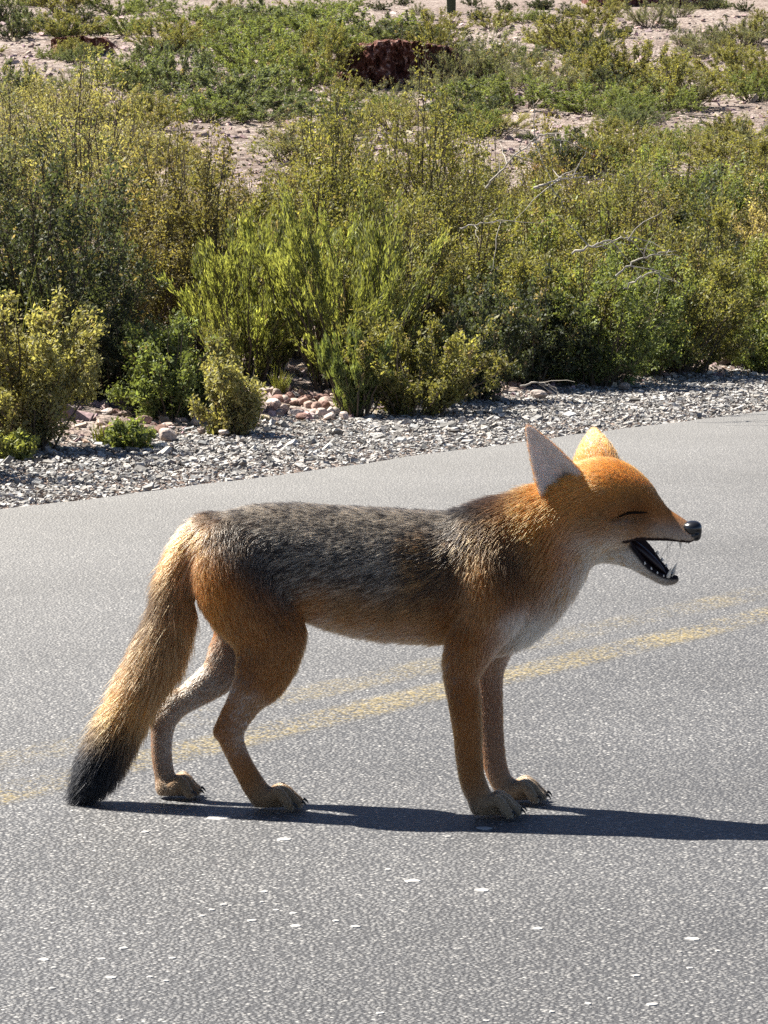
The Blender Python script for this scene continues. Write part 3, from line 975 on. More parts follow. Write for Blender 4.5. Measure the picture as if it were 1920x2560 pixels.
dead_branch('dead_branch', [(1560, 720, 0), (1600, 695, 0), (1640, 682, 0), (1660, 705, 0)], 13.4, .006, 'thin bare branch arching down into the broad green shrub', 3, 6)
dead_branch('dead_branch', [(1300, 965, 0), (1345, 955, 0), (1385, 965, 0), (1400, 985, 0)], 13.6, .006, 'thin dry branch looping over the shaded hollow at the gravel', 4, 7)
dead_branch('dead_branch', [(1150, 570, 0), (1200, 560, 0), (1265, 555, 0)], 13.9, .006, 'short white branch lying across the yellow-olive shrub', 4, 8)


# ------------------------------------------------------------------ grasses
def grass_tuft(bx, by, hpx, n, label, seed, mat=None, spread=0.6, w=0.0022, group='grass tufts by the gravel'):
    rng = np.random.default_rng(seed)
    g = ground_at(bx, by)
    H = hpx * g[1] / FPX
    ph = rng.uniform(0, 2 * np.pi, n)
    til = spread * rng.random(n) ** 0.7
    k = 6
    s = np.linspace(0, 1, k)[None, :]
    L = H * rng.uniform(0.6, 1.1, n)[:, None]
    P = np.stack([np.cos(ph)[:, None] * np.sin(til)[:, None] * L * s ** 1.4, np.sin(ph)[:, None] * np.sin(til)[:, None] * L * s ** 1.4, L * (s * np.cos(til)[:, None] - 0.18 * til[:, None] * s ** 3)], -1)
    P[:, :, :2] += rng.normal(0, 0.012, (n, 1, 2))
    V, F = tubes(P, np.full((n, k), w) * np.linspace(1, .2, k)[None], 3)
    cols = np.repeat(np.clip(np.array([[.26, .30, .09]]) * rng.lognormal(0, .3, (n, 1)) + rng.random((n, 1)) * np.array([[.12, .06, .02]]), 0, .7), k * 3, 0)
    o = obj('grass_tuft', mesh_np('grass_tuft', V, F, True, cols), None, M_LEAF, g)
    tag(o, label, 'grass', group)


grass_tuft(702, 1000, 75, 90, 'spiky green grass tuft growing out of the heap of stones', 1)
grass_tuft(860, 1030, 60, 60, 'short dry grass tuft beside the heap of stones', 2)
grass_tuft(250, 1110, 60, 50, 'thin grass tuft between the tiny bright plant and the low green plant', 3)
grass_tuft(530, 1090, 45, 40, 'small grass tuft at the foot of the upright yellow-green bush', 4)
grass_tuft(30, 1000, 390, 9, 'tall pale seed stalks rising in front of the dark shrub', 5, spread=0.35, w=0.004)
grass_tuft(120, 1010, 360, 7, 'few tall dry stalks leaning over the yellowish bush', 6, spread=0.4, w=0.003)


# ------------------------------------------------------------------ rocks
def rock_mesh(seed, sx, sy, sz, tone):
    rng = np.random.default_rng(seed)
    # icosphere, twice split
    V, F = ICO_V.copy(), ICO_F.copy()
    for _ in range(2):
        mid, nf, vl = {}, [], list(V)

        def m_(a, b):
            key = (min(a, b), max(a, b))
            if key not in mid:
                vl.append(nrm((vl[a] + vl[b]) / 2))
                mid[key] = len(vl) - 1
            return mid[key]
        for a, b, c in F:
            x, y, z = m_(a, b), m_(b, c), m_(c, a)
            nf += [(a, x, z), (b, y, x), (c, z, y), (x, y, z)]
        V, F = np.array(vl), np.array(nf)
    for _ in range(9):                            # chop flat facets
        d = nrm(rng.normal(0, 1, 3))
        h = rng.uniform(0.62, 0.88)
        ex = np.maximum(V @ d - h, 0)
        V = V - ex[:, None] * d * 0.92
    V = V * (1 + 0.05 * vnoise(V * 3 + seed, seed)[:, None])
    V = V * np.array([sx, sy, sz])
    return mesh_np('rock', V, F, False, np.tile(np.array(tone), (len(V), 1)))


ROCKS = [  # px, py (base), width px, height px, tone, label
    (805, 1040, 40, 28, (.42, .34, .30), 'pale block lying alone at the gravel edge beside the heap of stones'),
    (862, 1055, 34, 22, (.46, .38, .34), 'light square stone below the brown-based shrub'),
    (560, 1105, 36, 18, (.44, .38, .34), 'flat pale stone at the foot of the upright yellow-green bush'),
    (420, 1110, 60, 36, (.40, .33, .29), 'large leaning slab at the gravel edge in front of shaded rocks'),
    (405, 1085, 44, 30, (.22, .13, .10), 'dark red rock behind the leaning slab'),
    (690, 1000, 36, 40, (.36, .29, .25), 'upright stone beside the spiky grass tuft'),
    (1345, 1003, 50, 24, (.34, .29, .26), 'flat stone at the thicket foot by the looping dry branch'),
    (1560, 985, 40, 20, (.34, .29, .26), 'flat stone under the broad green shrub'),
    (1830, 905, 46, 22, (.36, .28, .24), 'pale stone at the far end of the thicket'),
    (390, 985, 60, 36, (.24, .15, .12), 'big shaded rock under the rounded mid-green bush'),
]
_r = np.random.default_rng(77)
HEAP = [(float(_r.uniform(675, 850)), float(_r.uniform(985, 1055)), float(_r.uniform(24, 54)), float(_r.uniform(15, 32))) for _ in range(40)]
SHADE = [(float(_r.uniform(245, 330)), float(_r.uniform(965, 1090)), float(_r.uniform(22, 52)), float(_r.uniform(12, 28))) for _ in range(20)] + [(float(_r.uniform(330, 540)), float(_r.uniform(1015, 1090)), float(_r.uniform(24, 52)), float(_r.uniform(14, 30))) for _ in range(26)]
UNDER = [(float(x), float(1075 - 0.135 * (x - 500) + _r.uniform(-14, 6)), float(_r.uniform(14, 34)), float(_r.uniform(8, 18))) for x in _r.uniform(930, 1900, 46)]
rock_protos = [rock_mesh(40 + i, 1, 1, 1, [(.40, .32, .28), (.30, .20, .165), (.46, .39, .35), (.24, .14, .115), (.36, .27, .23)][i % 5]) for i in range(10)]


def rlab(k, w, tail):
    tone = ['buff', 'reddish brown', 'pale', 'dark red', 'dusty pink'][k % 5]
    size = 'tiny' if w < 22 else 'small' if w < 32 else 'mid-sized' if w < 42 else 'large'
    return size + ' ' + tone + ('' if k < 5 else ' angular') + ' ' + tail


def put_rock(mesh, px, py, w, h, label, group=None):
    g = ground_at(px, py)
    if g[2] < 0.0:
        g[2] = 0.0
    sx = 0.5 * w * g[1] / FPX
    sz = 0.5 * h * g[1] / FPX
    o = obj('rock', mesh, None, M_STONE, (g[0], g[1], g[2] + sz * 0.45))
    o.scale = (sx, sx * float(_r.uniform(.7, 1.0)), sz)
    o.rotation_euler = (float(_r.normal(0, .22)), float(_r.normal(0, .22)), float(_r.uniform(0, 6.28)))
    tag(o, label, 'rock', group)


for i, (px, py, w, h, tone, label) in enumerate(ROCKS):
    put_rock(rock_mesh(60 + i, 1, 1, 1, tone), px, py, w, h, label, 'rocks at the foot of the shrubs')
for i, (px, py, w, h) in enumerate(HEAP):
    put_rock(rock_protos[i % 10], px, py, w, h, rlab(i % 10, w, 'stone in the heap beside the brown-based shrub'), 'heap of stones')
for i, (px, py, w, h) in enumerate(SHADE):
    put_rock(rock_protos[(i * 3) % 10], px, py, w, h, rlab((i * 3) % 10, w, 'stone among the shaded rocks under the rounded mid-green bush'), 'shaded rocks')
for i, (px, py, w, h) in enumerate(UNDER):
    put_rock(rock_protos[(i * 7) % 10], px, py, w, h, rlab((i * 7) % 10, w, 'stone where gravel meets the thicket'), 'stones along the thicket foot')

# ------------------------------------------------------------------ eroded red earth banks
def bank(px0, px1, py0, py1, seed, label):
    g0 = ground_at((px0 + px1) / 2, py1)
    Y = g0[1]
    Wd = (px1 - px0) * Y / FPX
    Hh = (py1 - py0) * Y / FPX
    u = np.linspace(-1, 1, 120)
    v = np.linspace(0, 1, 60)
    UU, VV = np.meshgrid(u, v, indexing='ij')
    p = np.stack([UU.ravel() * 3, VV.ravel() * 2.2, np.full(UU.size, seed * 1.7)], 1)
    nz = (vnoise(p * 1.6, seed) * .5 + vnoise(p * 4.2, seed + 1) * .3 + vnoise(p * 11, seed + 2) * .2 + vnoise(p * 26, seed + 3) * .1).reshape(UU.shape)
    env = np.sqrt(np.clip(1 - UU ** 4, 0.0, 1))
    # profile: undercut face, then a lip and a flat top running back into the slope
    dep = np.interp(VV, [0, .12, .45, .62, .70, 1], [-.25, 0.02, .16, .02, -.10, 2.4])
    rag = vnoise(np.stack([UU.ravel() * 4, np.full(UU.size, 3.3), np.full(UU.size, seed * 2.0)], 1), seed + 7).reshape(UU.shape)
    hgt = (1 + 0.22 * rag * VV) * np.interp(VV, [0, .12, .45, .62, .70, 1], [-.25, .02, .60, .93, 1.0, 1.08])
    X = g0[0] + UU * Wd * .55
    Yv = Y + dep * Hh * 1.6 + (1 - env) * 1.2 + nz * Hh * .75
    Z = g0[2] + hgt * Hh * (0.55 + .45 * env) + nz * Hh * .22
    V = np.stack([X.ravel(), Yv.ravel(), Z.ravel()], 1)
    ii = np.arange(UU.size).reshape(UU.shape)
    F = np.stack([ii[:-1, :-1], ii[1:, :-1], ii[1:, 1:], ii[:-1, 1:]], -1).reshape(-1, 4)
    o = obj('earth_bank', mesh_np('earth_bank', V, F), None, M_RED)
    tag(o, label, 'earth bank', kind='structure')
    return Y, Hh


def red_mat():
    m, nodes, links, out = new_mat('red_earth')
    g = nodes.new('ShaderNodeNewGeometry')
    n = nodes.new('ShaderNodeTexNoise')
    n.inputs['Scale'].default_value = 11
    n.inputs['Detail'].default_value = 9
    n.inputs['Roughness'].default_value = 0.7
    links.new(g.outputs['Position'], n.inputs['Vector'])
    r = ramp(nodes, [(.34, (.055, .022, .017)), (.5, (.13, .055, .042)), (.55, (.20, .10, .08)), (.60, (.46, .33, .29))])
    links.new(n.outputs[0], r.inputs[0])
    b = nodes.new('ShaderNodeBsdfPrincipled')
    b.inputs['Roughness'].default_value = 1
    b.inputs['Specular IOR Level'].default_value = 0.1
    links.new(r.outputs[0], b.inputs['Base Color'])
    bp = nodes.new('ShaderNodeBump')
    bp.inputs['Distance'].default_value = 0.06
    links.new(n.outputs[0], bp.inputs['Height'])
    links.new(bp.outputs[0], b.inputs['Normal'])
    links.new(b.outputs[0], out.inputs[0])
    return m


M_RED = red_mat()
BY, BH = bank(845, 1150, 122, 228, 3, 'dark red eroded earth bank under overhanging green shrubs')
for j, (px, py, w, h, kd, lab) in enumerate([(880, 138, 190, 75, 'green', 'broad green shrub overhanging one end of the dark red bank'), (985, 140, 200, 80, 'dark', 'dark green shrub overhanging the middle of the dark red bank'), (1085, 142, 170, 70, 'olive', 'olive shrub overhanging the far end of the dark red bank'), (1140, 205, 150, 95, 'grey', 'grey-green twiggy shrub closing off the end of the dark red bank')]):
    loc = at(px, py, BY + (0.35 if py < 160 else -0.15))
    r_ = 0.5 * w * BY / FPX
    plant('shrub', KINDS[kd][j % 2], loc, lab, 'shrubs around the red bank', rz=0.7 * j, scale=(r_ / .95, r_ / .95, h * BY / FPX / .85))
bank(120, 260, 95, 140, 8, 'small dark red earth cut beside pale stony ground')
bank(1480, 1800, -40, 22, 12, 'shaded earth cut at the top of the scree')


# ------------------------------------------------------------------ column cactus far up the slope
def cactus():
    g = ground_at(1128, 34)
    Y = g[1]
    r = 12.5 * Y / FPX
    H = 2.6
    nr, nh = 72, 34
    a = np.linspace(0, 2 * np.pi, nr, endpoint=False)
    h = np.linspace(0, 1, nh)
    prof = np.interp(h, [0, .05, .3, .85, .95, 1], [.82, .9, 1, 1, .7, .05])
    rib = 1 - 0.14 * np.abs(np.sin(a * 9)) ** 0.7
    V = np.stack([np.cos(a)[None] * r * rib[None] * prof[:, None], np.sin(a)[None] * r * rib[None] * prof[:, None], np.repeat((h * H - .05)[:, None], nr, 1)], -1).reshape(-1, 3)
    i = np.arange(nh - 1)[:, None] * nr
    j = np.arange(nr)[None]
    F = np.stack([i + j, i + (j + 1) % nr, i + nr + (j + 1) % nr, i + nr + j], -1).reshape(-1, 4)
    o = obj('cactus', mesh_np('cactus', V, F), None, simple_mat('cactus_skin', (.075, .085, .05), .8, .2), g)
    tag(o, 'tall ribbed dark column cactus standing alone on the upper slope', 'cactus')


cactus()

# ------------------------------------------------------------------ the fox
SC = 1621.0                                   # photo pixels to the metre at the fox


class Chain:
    """a tapering limb: a smooth centre line with a radius and a width factor at each point"""

    def __init__(self, part, pts, blend=0.012, sub=4, yaw=0.0):
        self.part, self.blend = part, blend
        self.c = catmull(pts, sub)
        self.yaw = yaw
        self.ca, self.sa = math.cos(yaw), math.sin(yaw)
        r = self.c[:, 3].max() * max(1.0, self.c[:, 4].max())
        self.lo = self.c[:, :3].min(0) - r
        self.hi = self.c[:, :3].max(0) + r

    def dist(self, P, tangent=False):
        best = np.full(len(P), 1e9, np.float32)
        T = np.zeros((len(P), 3), np.float32) if tangent else None
        for a, b in zip(self.c[:-1], self.c[1:]):
            ab = b[:3] - a[:3]
            L2 = max(float(ab @ ab), 1e-10)
            t = np.clip(((P - a[:3]) @ ab) / L2, 0, 1)
            v = P - (a[:3] + t[:, None] * ab)
            r = a[3] + t * (b[3] - a[3])
            k = a[4] + t * (b[4] - a[4])
            lat = v[:, 0] * self.sa + v[:, 1] * self.ca
            fw = v[:, 0] * self.ca - v[:, 1] * self.sa
            m = np.sqrt(fw * fw + v[:, 2] ** 2 + (lat / k) ** 2)
            d = (m - r) * np.minimum(1.0, 0.35 + 0.65 * k)
            w = d < best
            best = np.where(w, d, best)
            if tangent:
                T[w] = ab / math.sqrt(L2)
        return (best, T) if tangent else best


def pt(px, py, Y, r, k):
    return [*at(px, py, Y), r / SC, k]


YR = np.array([(480, 5.437), (640, 5.427), (820, 5.412), (1050, 5.392), (1150, 5.383), (1240, 5.376), (1330, 5.372), (1480, 5.365)])


def yc(px):
    return float(np.interp(px, YR[:, 0], YR[:, 1]))


def line(part, rows, off=None, blend=0.012, sub=4):
    return Chain(part, [pt(r[0], r[1], (yc(r[0]) if off is None else off if not callable(off) else off(r[0])) + (r[4] if len(r) > 4 else 0), r[2], r[3]) for r in rows], blend, sub)


chains = []
# trunk; every chain runs the way the hair lies
chains.append(line('body', [(1225, 1422, 150, .66), (1150, 1443, 160, .66), (1050, 1441, 160, .68), (930, 1431, 158, .68), (820, 1413, 146, .68), (730, 1399, 137, .70), (640, 1396, 129, .72), (575, 1402, 112, .74), (545, 1412, 88, .74)], blend=0.02))
chains.append(line('body', [(1455, 1272, 86, .80), (1392, 1308, 104, .76), (1312, 1362, 128, .72), (1240, 1412, 150, .68)], blend=0.022))
chains.append(line('body', [(1452, 1345, 50, .9), (1400, 1415, 62, .85), (1345, 1475, 72, .85), (1285, 1545, 70, .9), (1210, 1585, 60, 1.0)], blend=0.025))
for sgn in (-1, 1):
    chains.append(line('body', [(1188, 1335, 55, .5, sgn * .022), (1228, 1430, 78, .5, sgn * .052), (1240, 1500, 76, .55, sgn * .058), (1200, 1585, 58, .6, sgn * .056), (1172, 1635, 46, .75, sgn * .058)] if sgn < 0 else
                       [(1188, 1335, 55, .5, .022), (1230, 1430, 78, .5, .052), (1248, 1500, 76, .55, .058), (1235, 1580, 58, .6, .062), (1222, 1630, 44, .75, .066)], blend=0.008))
YNF, YFF, YNH, YFH = 5.318, 5.447, 5.383, 5.482
chains.append(line('fore', [(1168, 1610, 48, .75), (1152, 1682, 41, .8), (1161, 1748, 40, .8), (1169, 1831, 35, .85), (1172, 1881, 33, .85), (1179, 1940, 31, .95), (1194, 1982, 31, 1.05), (1214, 2010, 27, 1.15)], YNF, 0.016))
chains.append(line('fore', [(1228, 1605, 44, .75), (1222, 1662, 36, .8), (1223, 1750, 33, .8), (1231, 1870, 30, .85), (1243, 1930, 28, .95), (1262, 1965, 27, 1.05), (1284, 1982, 25, 1.15)], YFF, 0.016))
# hind legs
chains.append(line('thigh', [(575, 1385, 88, .5, .012), (606, 1465, 112, .5), (662, 1555, 98, .48), (676, 1623, 78, .5), (656, 1692, 58, .55)], YNH + 0.004, 0.009))
chains.append(line('hind', [(664, 1660, 66, .52), (650, 1700, 54, .58), (622, 1755, 35, .65), (596, 1802, 27, .75), (578, 1838, 31, .8), (592, 1885, 27, .85), (618, 1935, 27, .95), (639, 1970, 29, 1.05), (660, 1994, 26, 1.15)], YNH, 0.012))
chains.append(line('hind', [(600, 1712, 14, .8), (566, 1778, 12, .8), (551, 1828, 18, .9)], YNH, 0.010))
chains.append(line('thigh', [(575, 1385, 88, .5, -.012), (610, 1465, 108, .5), (625, 1560, 88, .48), (592, 1640, 62, .52)], YFH - 0.004, 0.009))
chains.append(line('hind', [(600, 1628, 62, .52), (545, 1690, 46, .6), (492, 1730, 37, .65), (446, 1764, 29, .7), (412, 1803, 30, .8), (404, 1860, 26, .85), (409, 1925, 25, .95), (422, 1968, 26, 1.1)], YFH, 0.012))
chains.append(line('hind', [(440, 1738, 13, .8), (405, 1768, 12, .8), (389, 1796, 17, .9)], YFH, 0.010))
# tail core
chains.append(line('tail', [(520, 1345, 60, .75), (480, 1372, 46, .9), (450, 1440, 44, 1), (432, 1530, 48, 1), (398, 1630, 50, 1), (346, 1730, 44, 1), (298, 1820, 44, 1), (262, 1890, 43, 1), (235, 1940, 34, 1), (212, 1972, 20, 1)], lambda x: 5.43, 0.016))


def paw(px, Y, heel_py, toe_len, spread, fwd_yaw):
    """four toes fanned out in front of the foot"""
    base = at(px, heel_py, Y)
    out = []
    for j, (o, ln) in enumerate(((-1.5, 0.80), (-0.5, 1.0), (0.5, 1.0), (1.5, 0.80))):
        ang = fwd_yaw + o * spread
        f = np.array([math.cos(ang), math.sin(ang), 0])
        s = np.array([-math.sin(fwd_yaw), math.cos(fwd_yaw), 0]) * o * 0.0122
        L = toe_len * ln
        p0 = np.array([base[0], base[1], 0.022]) + s
        pts = [[*(p0), 0.0100, 1.0], [*(p0 + f * L * 0.45 + np.array([0, 0, 0.008])), 0.0086, 1.0], [*(p0 + f * L * 0.80 + np.array([0, 0, -0.004])), 0.0080, 1.0], [*(p0 + f * L + np.array([0, 0, -0.011])), 0.0074, 1.0]]
        out.append(Chain('paw', pts, 0.0012, 3))
        claws.append((p0 + f * (L + 0.006) + np.array([0, 0, -0.008]), f))
    pad = Chain('paw', [[*(np.array([base[0] - 0.012, base[1], 0.018])), 0.017, 1.2], [*(np.array([base[0] + 0.015, base[1], 0.016])), 0.015, 1.35]], 0.008, 2)
    return [pad] + out


claws = []
chains += paw(1222, YNF, 2015, 0.044, 0.24, -0.10)
chains += paw(1290, YFF, 1990, 0.042, 0.24, -0.12)
chains += paw(676, YNH, 2000, 0.044, 0.22, -0.08)
chains += paw(436, YFH, 1980, 0.035, 0.22, -0.05)

# head, built in its own frame: a forward, l to the far side, h up (photo pixels), turned towards the road's near side
HO, HYAW, HROLL = at(1480, 1235, 5.366), math.radians(30), math.radians(16)
AK = 0.925 * math.cos(math.radians(25)) / math.cos(HYAW)
H_F = np.array([math.cos(HYAW), -math.sin(HYAW), 0])
_l = np.array([math.sin(HYAW), math.cos(HYAW), 0])
H_L = _l * math.cos(HROLL) + np.array([0, 0, 1]) * math.sin(HROLL)
H_U = np.cross(H_F, H_L) * 1.0
if H_U[2] < 0:
    H_U = -H_U


def hp(a, l, h):
    return HO + (H_F * (a * AK) + H_L * l + H_U * (h + 0.055 * a)) / SC


def hchain(part, rows, blend, sub=4):
    return Chain(part, [[*hp(r[0], r[1], r[2]), r[3] / SC, r[4]] for r in rows], blend, sub, yaw=HYAW)


head = []
head.append(hchain('head', [(264, 0, -103, 19, .95), (240, 0, -94, 26, .82), (212, 0, -82, 31, .74), (182, 0, -67, 36, .74), (160, 0, -49, 41, .84), (130, 0, -20, 48, 1.08), (105, 0, 0, 55, 1.15), (60, 0, 12, 70, 1.12), (20, 0, 4, 80, 1.06), (-25, 0, -16, 84, 1.02)], 0.010))
for sg in (-1, 1):
    head.append(hchain('head', [(132, sg * 38, -70, 32, 1), (80, sg * 50, -66, 50, 1), (20, sg * 46, -70, 60, 1), (-30, sg * 38, -80, 60, 1)], 0.012))
    head.append(hchain('head', [(146, sg * 34, -12, 14, 1), (122, sg * 52, -8, 19, 1), (88, sg * 60, -16, 24, 1)], 0.007))      # brow over the eye
    head.append(hchain('head', [(262, sg * 10, -110, 14, 1), (225, sg * 16, -100, 18, 1), (185, sg * 22, -92, 22, 1), (150, sg * 28, -86, 26, 1)], 0.007))   # upper lips
head.append(hchain('head', [(204, 0, -224, 12, 1.35), (182, 0, -222, 18, 1.45), (155, 0, -198, 27, 1.5), (106, 0, -156, 40, 1.3), (40, 0, -122, 54, 1.0), (-30, 0, -110, 62, 1.0)], 0.006))
cut = hchain('mouth', [(218, 0, -202, 13, 1.2), (195, 0, -191, 22, 1.45), (174, 0, -167, 31, 1.6), (146, 0, -136, 28, 1.65), (108, 0, -113, 13, 1.8)], 0.004)


sockets = [hchain('eye', [(168, sg * 36, -40, 9, 1), (146, sg * 52, -36, 12, 1), (118, sg * 66, -36, 10, 1), (96, sg * 74, -40, 7, 1)], 0.010) for sg in (-1, 1)]


def smin(a, b, k):
    h = np.clip(0.5 + 0.5 * (b - a) / k, 0, 1)
    return b + (a - b) * h - k * h * (1 - h)


VOX = 0.0034
lo = np.array([at(150, 1000, 5.4)[0] - 0.03, 5.24, 0.0035])
hi = np.array([at(1760, 1000, 5.4)[0] + 0.03, 5.60, 0.60])
dims = np.ceil((hi - lo) / VOX).astype(int)
dims[2] += 1
axs = [lo[i] + VOX * np.arange(dims[i]) for i in range(3)]


def add_chain(field, c, sub=False, pad=0.030):
    i0 = np.maximum(np.floor((c.lo - pad - lo) / VOX).astype(int), 0)
    i1 = np.minimum(np.ceil((c.hi + pad - lo) / VOX).astype(int) + 1, dims)
    sl = tuple(slice(a, b) for a, b in zip(i0, i1))
    g = np.stack(np.meshgrid(*[axs[i][sl[i]] for i in range(3)], indexing='ij'), -1).reshape(-1, 3).astype(np.float32)
    d = c.dist(g).reshape([b - a for a, b in zip(i0, i1)]).astype(np.float32)
    if sub:
        field[sl] = -smin(-field[sl], d, c.blend)
    else:
        field[sl] = smin(field[sl], d, c.blend)


def surface_nets(Fv, org, h):
    S = Fv < 0
    nx, ny, nz = Fv.shape
    cnt = np.zeros((nx - 1, ny - 1, nz - 1), np.int8)
    for a in (0, 1):
        for b in (0, 1):
            for c in (0, 1):
                cnt += S[a:nx - 1 + a, b:ny - 1 + b, c:nz - 1 + c]
    act = np.argwhere((cnt > 0) & (cnt < 8))
    idx = np.full(cnt.shape, -1, np.int32)
    idx[act[:, 0], act[:, 1], act[:, 2]] = np.arange(len(act))
    acc = np.zeros((len(act), 3))
    num = np.zeros(len(act))
    cor = [(a, b, c) for a in (0, 1) for b in (0, 1) for c in (0, 1)]
    for p in cor:
        for ax in range(3):
            if p[ax] == 0:
                q = list(p)
                q[ax] = 1
                f0 = Fv[act[:, 0] + p[0], act[:, 1] + p[1], act[:, 2] + p[2]].astype(float)
                f1 = Fv[act[:, 0] + q[0], act[:, 1] + q[1], act[:, 2] + q[2]].astype(float)
                w = (f0 < 0) != (f1 < 0)
                t = np.where(w, f0 / np.where(w, f0 - f1, 1), 0)
                pos = np.tile(np.array(p, float), (len(act), 1))
                pos[:, ax] += t
                acc[w] += pos[w]
                num[w] += 1
    V = org + h * (act + acc / num[:, None])
    quads = []
    for ax in range(3):
        o1, o2 = [(1, 2), (2, 0), (0, 1)][ax]
        s0 = [slice(None)] * 3
        s1 = [slice(None)] * 3
        s0[ax], s1[ax] = slice(0, -1), slice(1, None)
        A, B = S[tuple(s0)], S[tuple(s1)]
        e = np.argwhere(A != B)
        e = e[(e[:, o1] > 0) & (e[:, o2] > 0) & (e[:, o1] < Fv.shape[o1] - 1) & (e[:, o2] < Fv.shape[o2] - 1)]
        flip = A[e[:, 0], e[:, 1], e[:, 2]]

        def cell(d1, d2):
            c = e.copy()
            c[:, o1] += d1
            c[:, o2] += d2
            return idx[c[:, 0], c[:, 1], c[:, 2]]
        q = np.stack([cell(-1, -1), cell(0, -1), cell(0, 0), cell(-1, 0)], 1)
        q[~flip] = q[~flip][:, ::-1]
        quads.append(q)
    return V, np.vstack(quads)


field = np.full(dims, 0.05, np.float32)
for c in chains:
    add_chain(field, c)
hfield = np.full(dims, 0.05, np.float32)
for c in head:
    add_chain(hfield, c)
add_chain(hfield, cut, True)
for c in sockets:
    add_chain(hfield, c, True)
field = smin(field, hfield, 0.016)
add_chain(field, cut, True, 0.01)
field[:, :, 0] = np.maximum(field[:, :, 0], 0.002)
FV, FF = surface_nets(field, lo, VOX)
del field, hfield


def vnormals(V, F):
    n = np.cross(V[F[:, 2]] - V[F[:, 0]], V[F[:, 3]] - V[F[:, 1]])
    N = np.zeros_like(V)
    for j in range(4):
        np.add.at(N, F[:, j], n)
    return nrm(N)


def relax(V, F, n, lam=0.5):
    for _ in range(n):
        acc = np.zeros_like(V)
        c = np.zeros(len(V))
        for a, b in ((0, 1), (1, 2), (2, 3), (3, 0)):
            np.add.at(acc, F[:, a], V[F[:, b]])
            np.add.at(acc, F[:, b], V[F[:, a]])
            np.add.at(c, F[:, a], 1)
            np.add.at(c, F[:, b], 1)
        V = V + lam * (acc / c[:, None] - V)
    return V


FV = relax(FV, FF, 2)


# ears: cupped leaves with thickness, rooted in the skull
def ear(base, tip, open_dir, width, cup, bend):
    ax = tip - base
    L = np.linalg.norm(ax)
    A = ax / L
    N = nrm(open_dir - A * (open_dir @ A))
    B = np.cross(A, N)
    ns, nw = 26, 19
    s = np.linspace(0, 1, ns)
    wprof = width * np.interp(s, [0, .12, .3, .5, .7, .85, .95, 1], [.95, 1.05, 1.0, .80, .56, .34, .20, .08])
    u = np.linspace(-1, 1, nw)
    SS, UU = np.meshgrid(s, u, indexing='ij')
    W = wprof[:, None]
    ang = UU * cup * (1.15 - 0.45 * SS)
    rad = W / np.maximum(np.sin(np.minimum(cup * (1.15 - 0.45 * SS), 1.5)), 0.2)
    side = rad * np.sin(ang)
    dep = rad * (1 - np.cos(ang)) - rad * 0.35
    C = base + A * (SS * L)[..., None] - N * (bend * L * SS * (1 - SS) * 4)[..., None]
    inner = C + B * side[..., None] + N * dep[..., None]
    du = np.gradient(inner, axis=1)
    dsx = np.gradient(inner, axis=0)
    nn = nrm(np.cross(du, dsx))
    if np.sum(nn[ns // 2, nw // 2] * N) < 0:
        nn = -nn
    th = 0.0042 * (1 - 0.55 * SS)[..., None] * np.clip(1.25 - np.abs(UU) ** 4, 0.25, 1)[..., None]
    outer = inner - nn * th
    Vv = np.vstack([inner.reshape(-1, 3), outer.reshape(-1, 3)])
    id0 = np.arange(ns * nw).reshape(ns, nw)
    id1 = id0 + ns * nw
    q = [np.stack([id0[:-1, :-1], id0[:-1, 1:], id0[1:, 1:], id0[1:, :-1]], -1).reshape(-1, 4), np.stack([id1[:-1, :-1], id1[1:, :-1], id1[1:, 1:], id1[:-1, 1:]], -1).reshape(-1, 4)]
    for a, b in ((id0[:, 0], id1[:, 0]), (id1[:, -1], id0[:, -1]), (id1[0], id0[0]), (id0[-1], id1[-1])):
        q.append(np.stack([a[:-1], a[1:], b[1:], b[:-1]], -1))
    F = np.vstack(q)
    if np.mean(np.sum(np.cross(Vv[q[0][:, 2]] - Vv[q[0][:, 0]], Vv[q[0][:, 3]] - Vv[q[0][:, 1]]) * N, 1)) < 0:
        F = F[:, ::-1]
    inn = np.r_[np.ones(ns * nw), np.zeros(ns * nw)]
    return Vv, F, inn, np.r_[SS.ravel(), SS.ravel()], np.r_[UU.ravel(), UU.ravel()], np.tile(A, (len(Vv), 1))


near_base = hp(-22, -68, -2)
near_tip = at(1320, 1068, near_base[1] - 0.020)
far_base = hp(-8, 50, 40)
far_tip = at(1484, 1074, far_base[1] + 0.060)
ears = [ear(near_base, near_tip, np.array([-0.30, -0.92, 0.28]), 0.035, 0.95, 0.02),
        ear(far_base, far_tip, np.array([0.25, 1.0, -0.2]), 0.034, 1.0, 0.03)]

# which part each skin point belongs to, and which way the hair lies there
NV0 = len(FV)
Wsum = np.zeros(NV0)
flow = np.zeros((NV0, 3))
parts = ['body', 'fore', 'thigh', 'hind', 'paw', 'tail', 'head']
pw = np.zeros((NV0, len(parts)))
for c in chains + head:
    sel = np.all((FV > c.lo - 0.06) & (FV < c.hi + 0.06), axis=1)
    d, T = c.dist(FV[sel], True)
    w = np.exp(-np.maximum(d, 0) / 0.009)
    flow[sel] += T * w[:, None]
    np.add.at(pw, (np.nonzero(sel)[0], parts.index(c.part)), w)
pw = pw / np.maximum(pw.sum(1, keepdims=True), 1e-9)
flow = nrm(flow)
FN = vnormals(FV, FF)
side_amt = np.clip(1 - np.abs(FN[:, 2]), 0, 1) * (pw[:, 0] + pw[:, 2])
flow[:, 2] -= 0.45 * side_amt
dm = cut.dist(FV)
hloc = np.stack([(FV - HO) @ H_F / AK, (FV - HO) @ H_L, (FV - HO) @ H_U], 1) * SC
hloc[:, 2] -= 0.055 * hloc[:, 0]
n_h = FN @ H_U
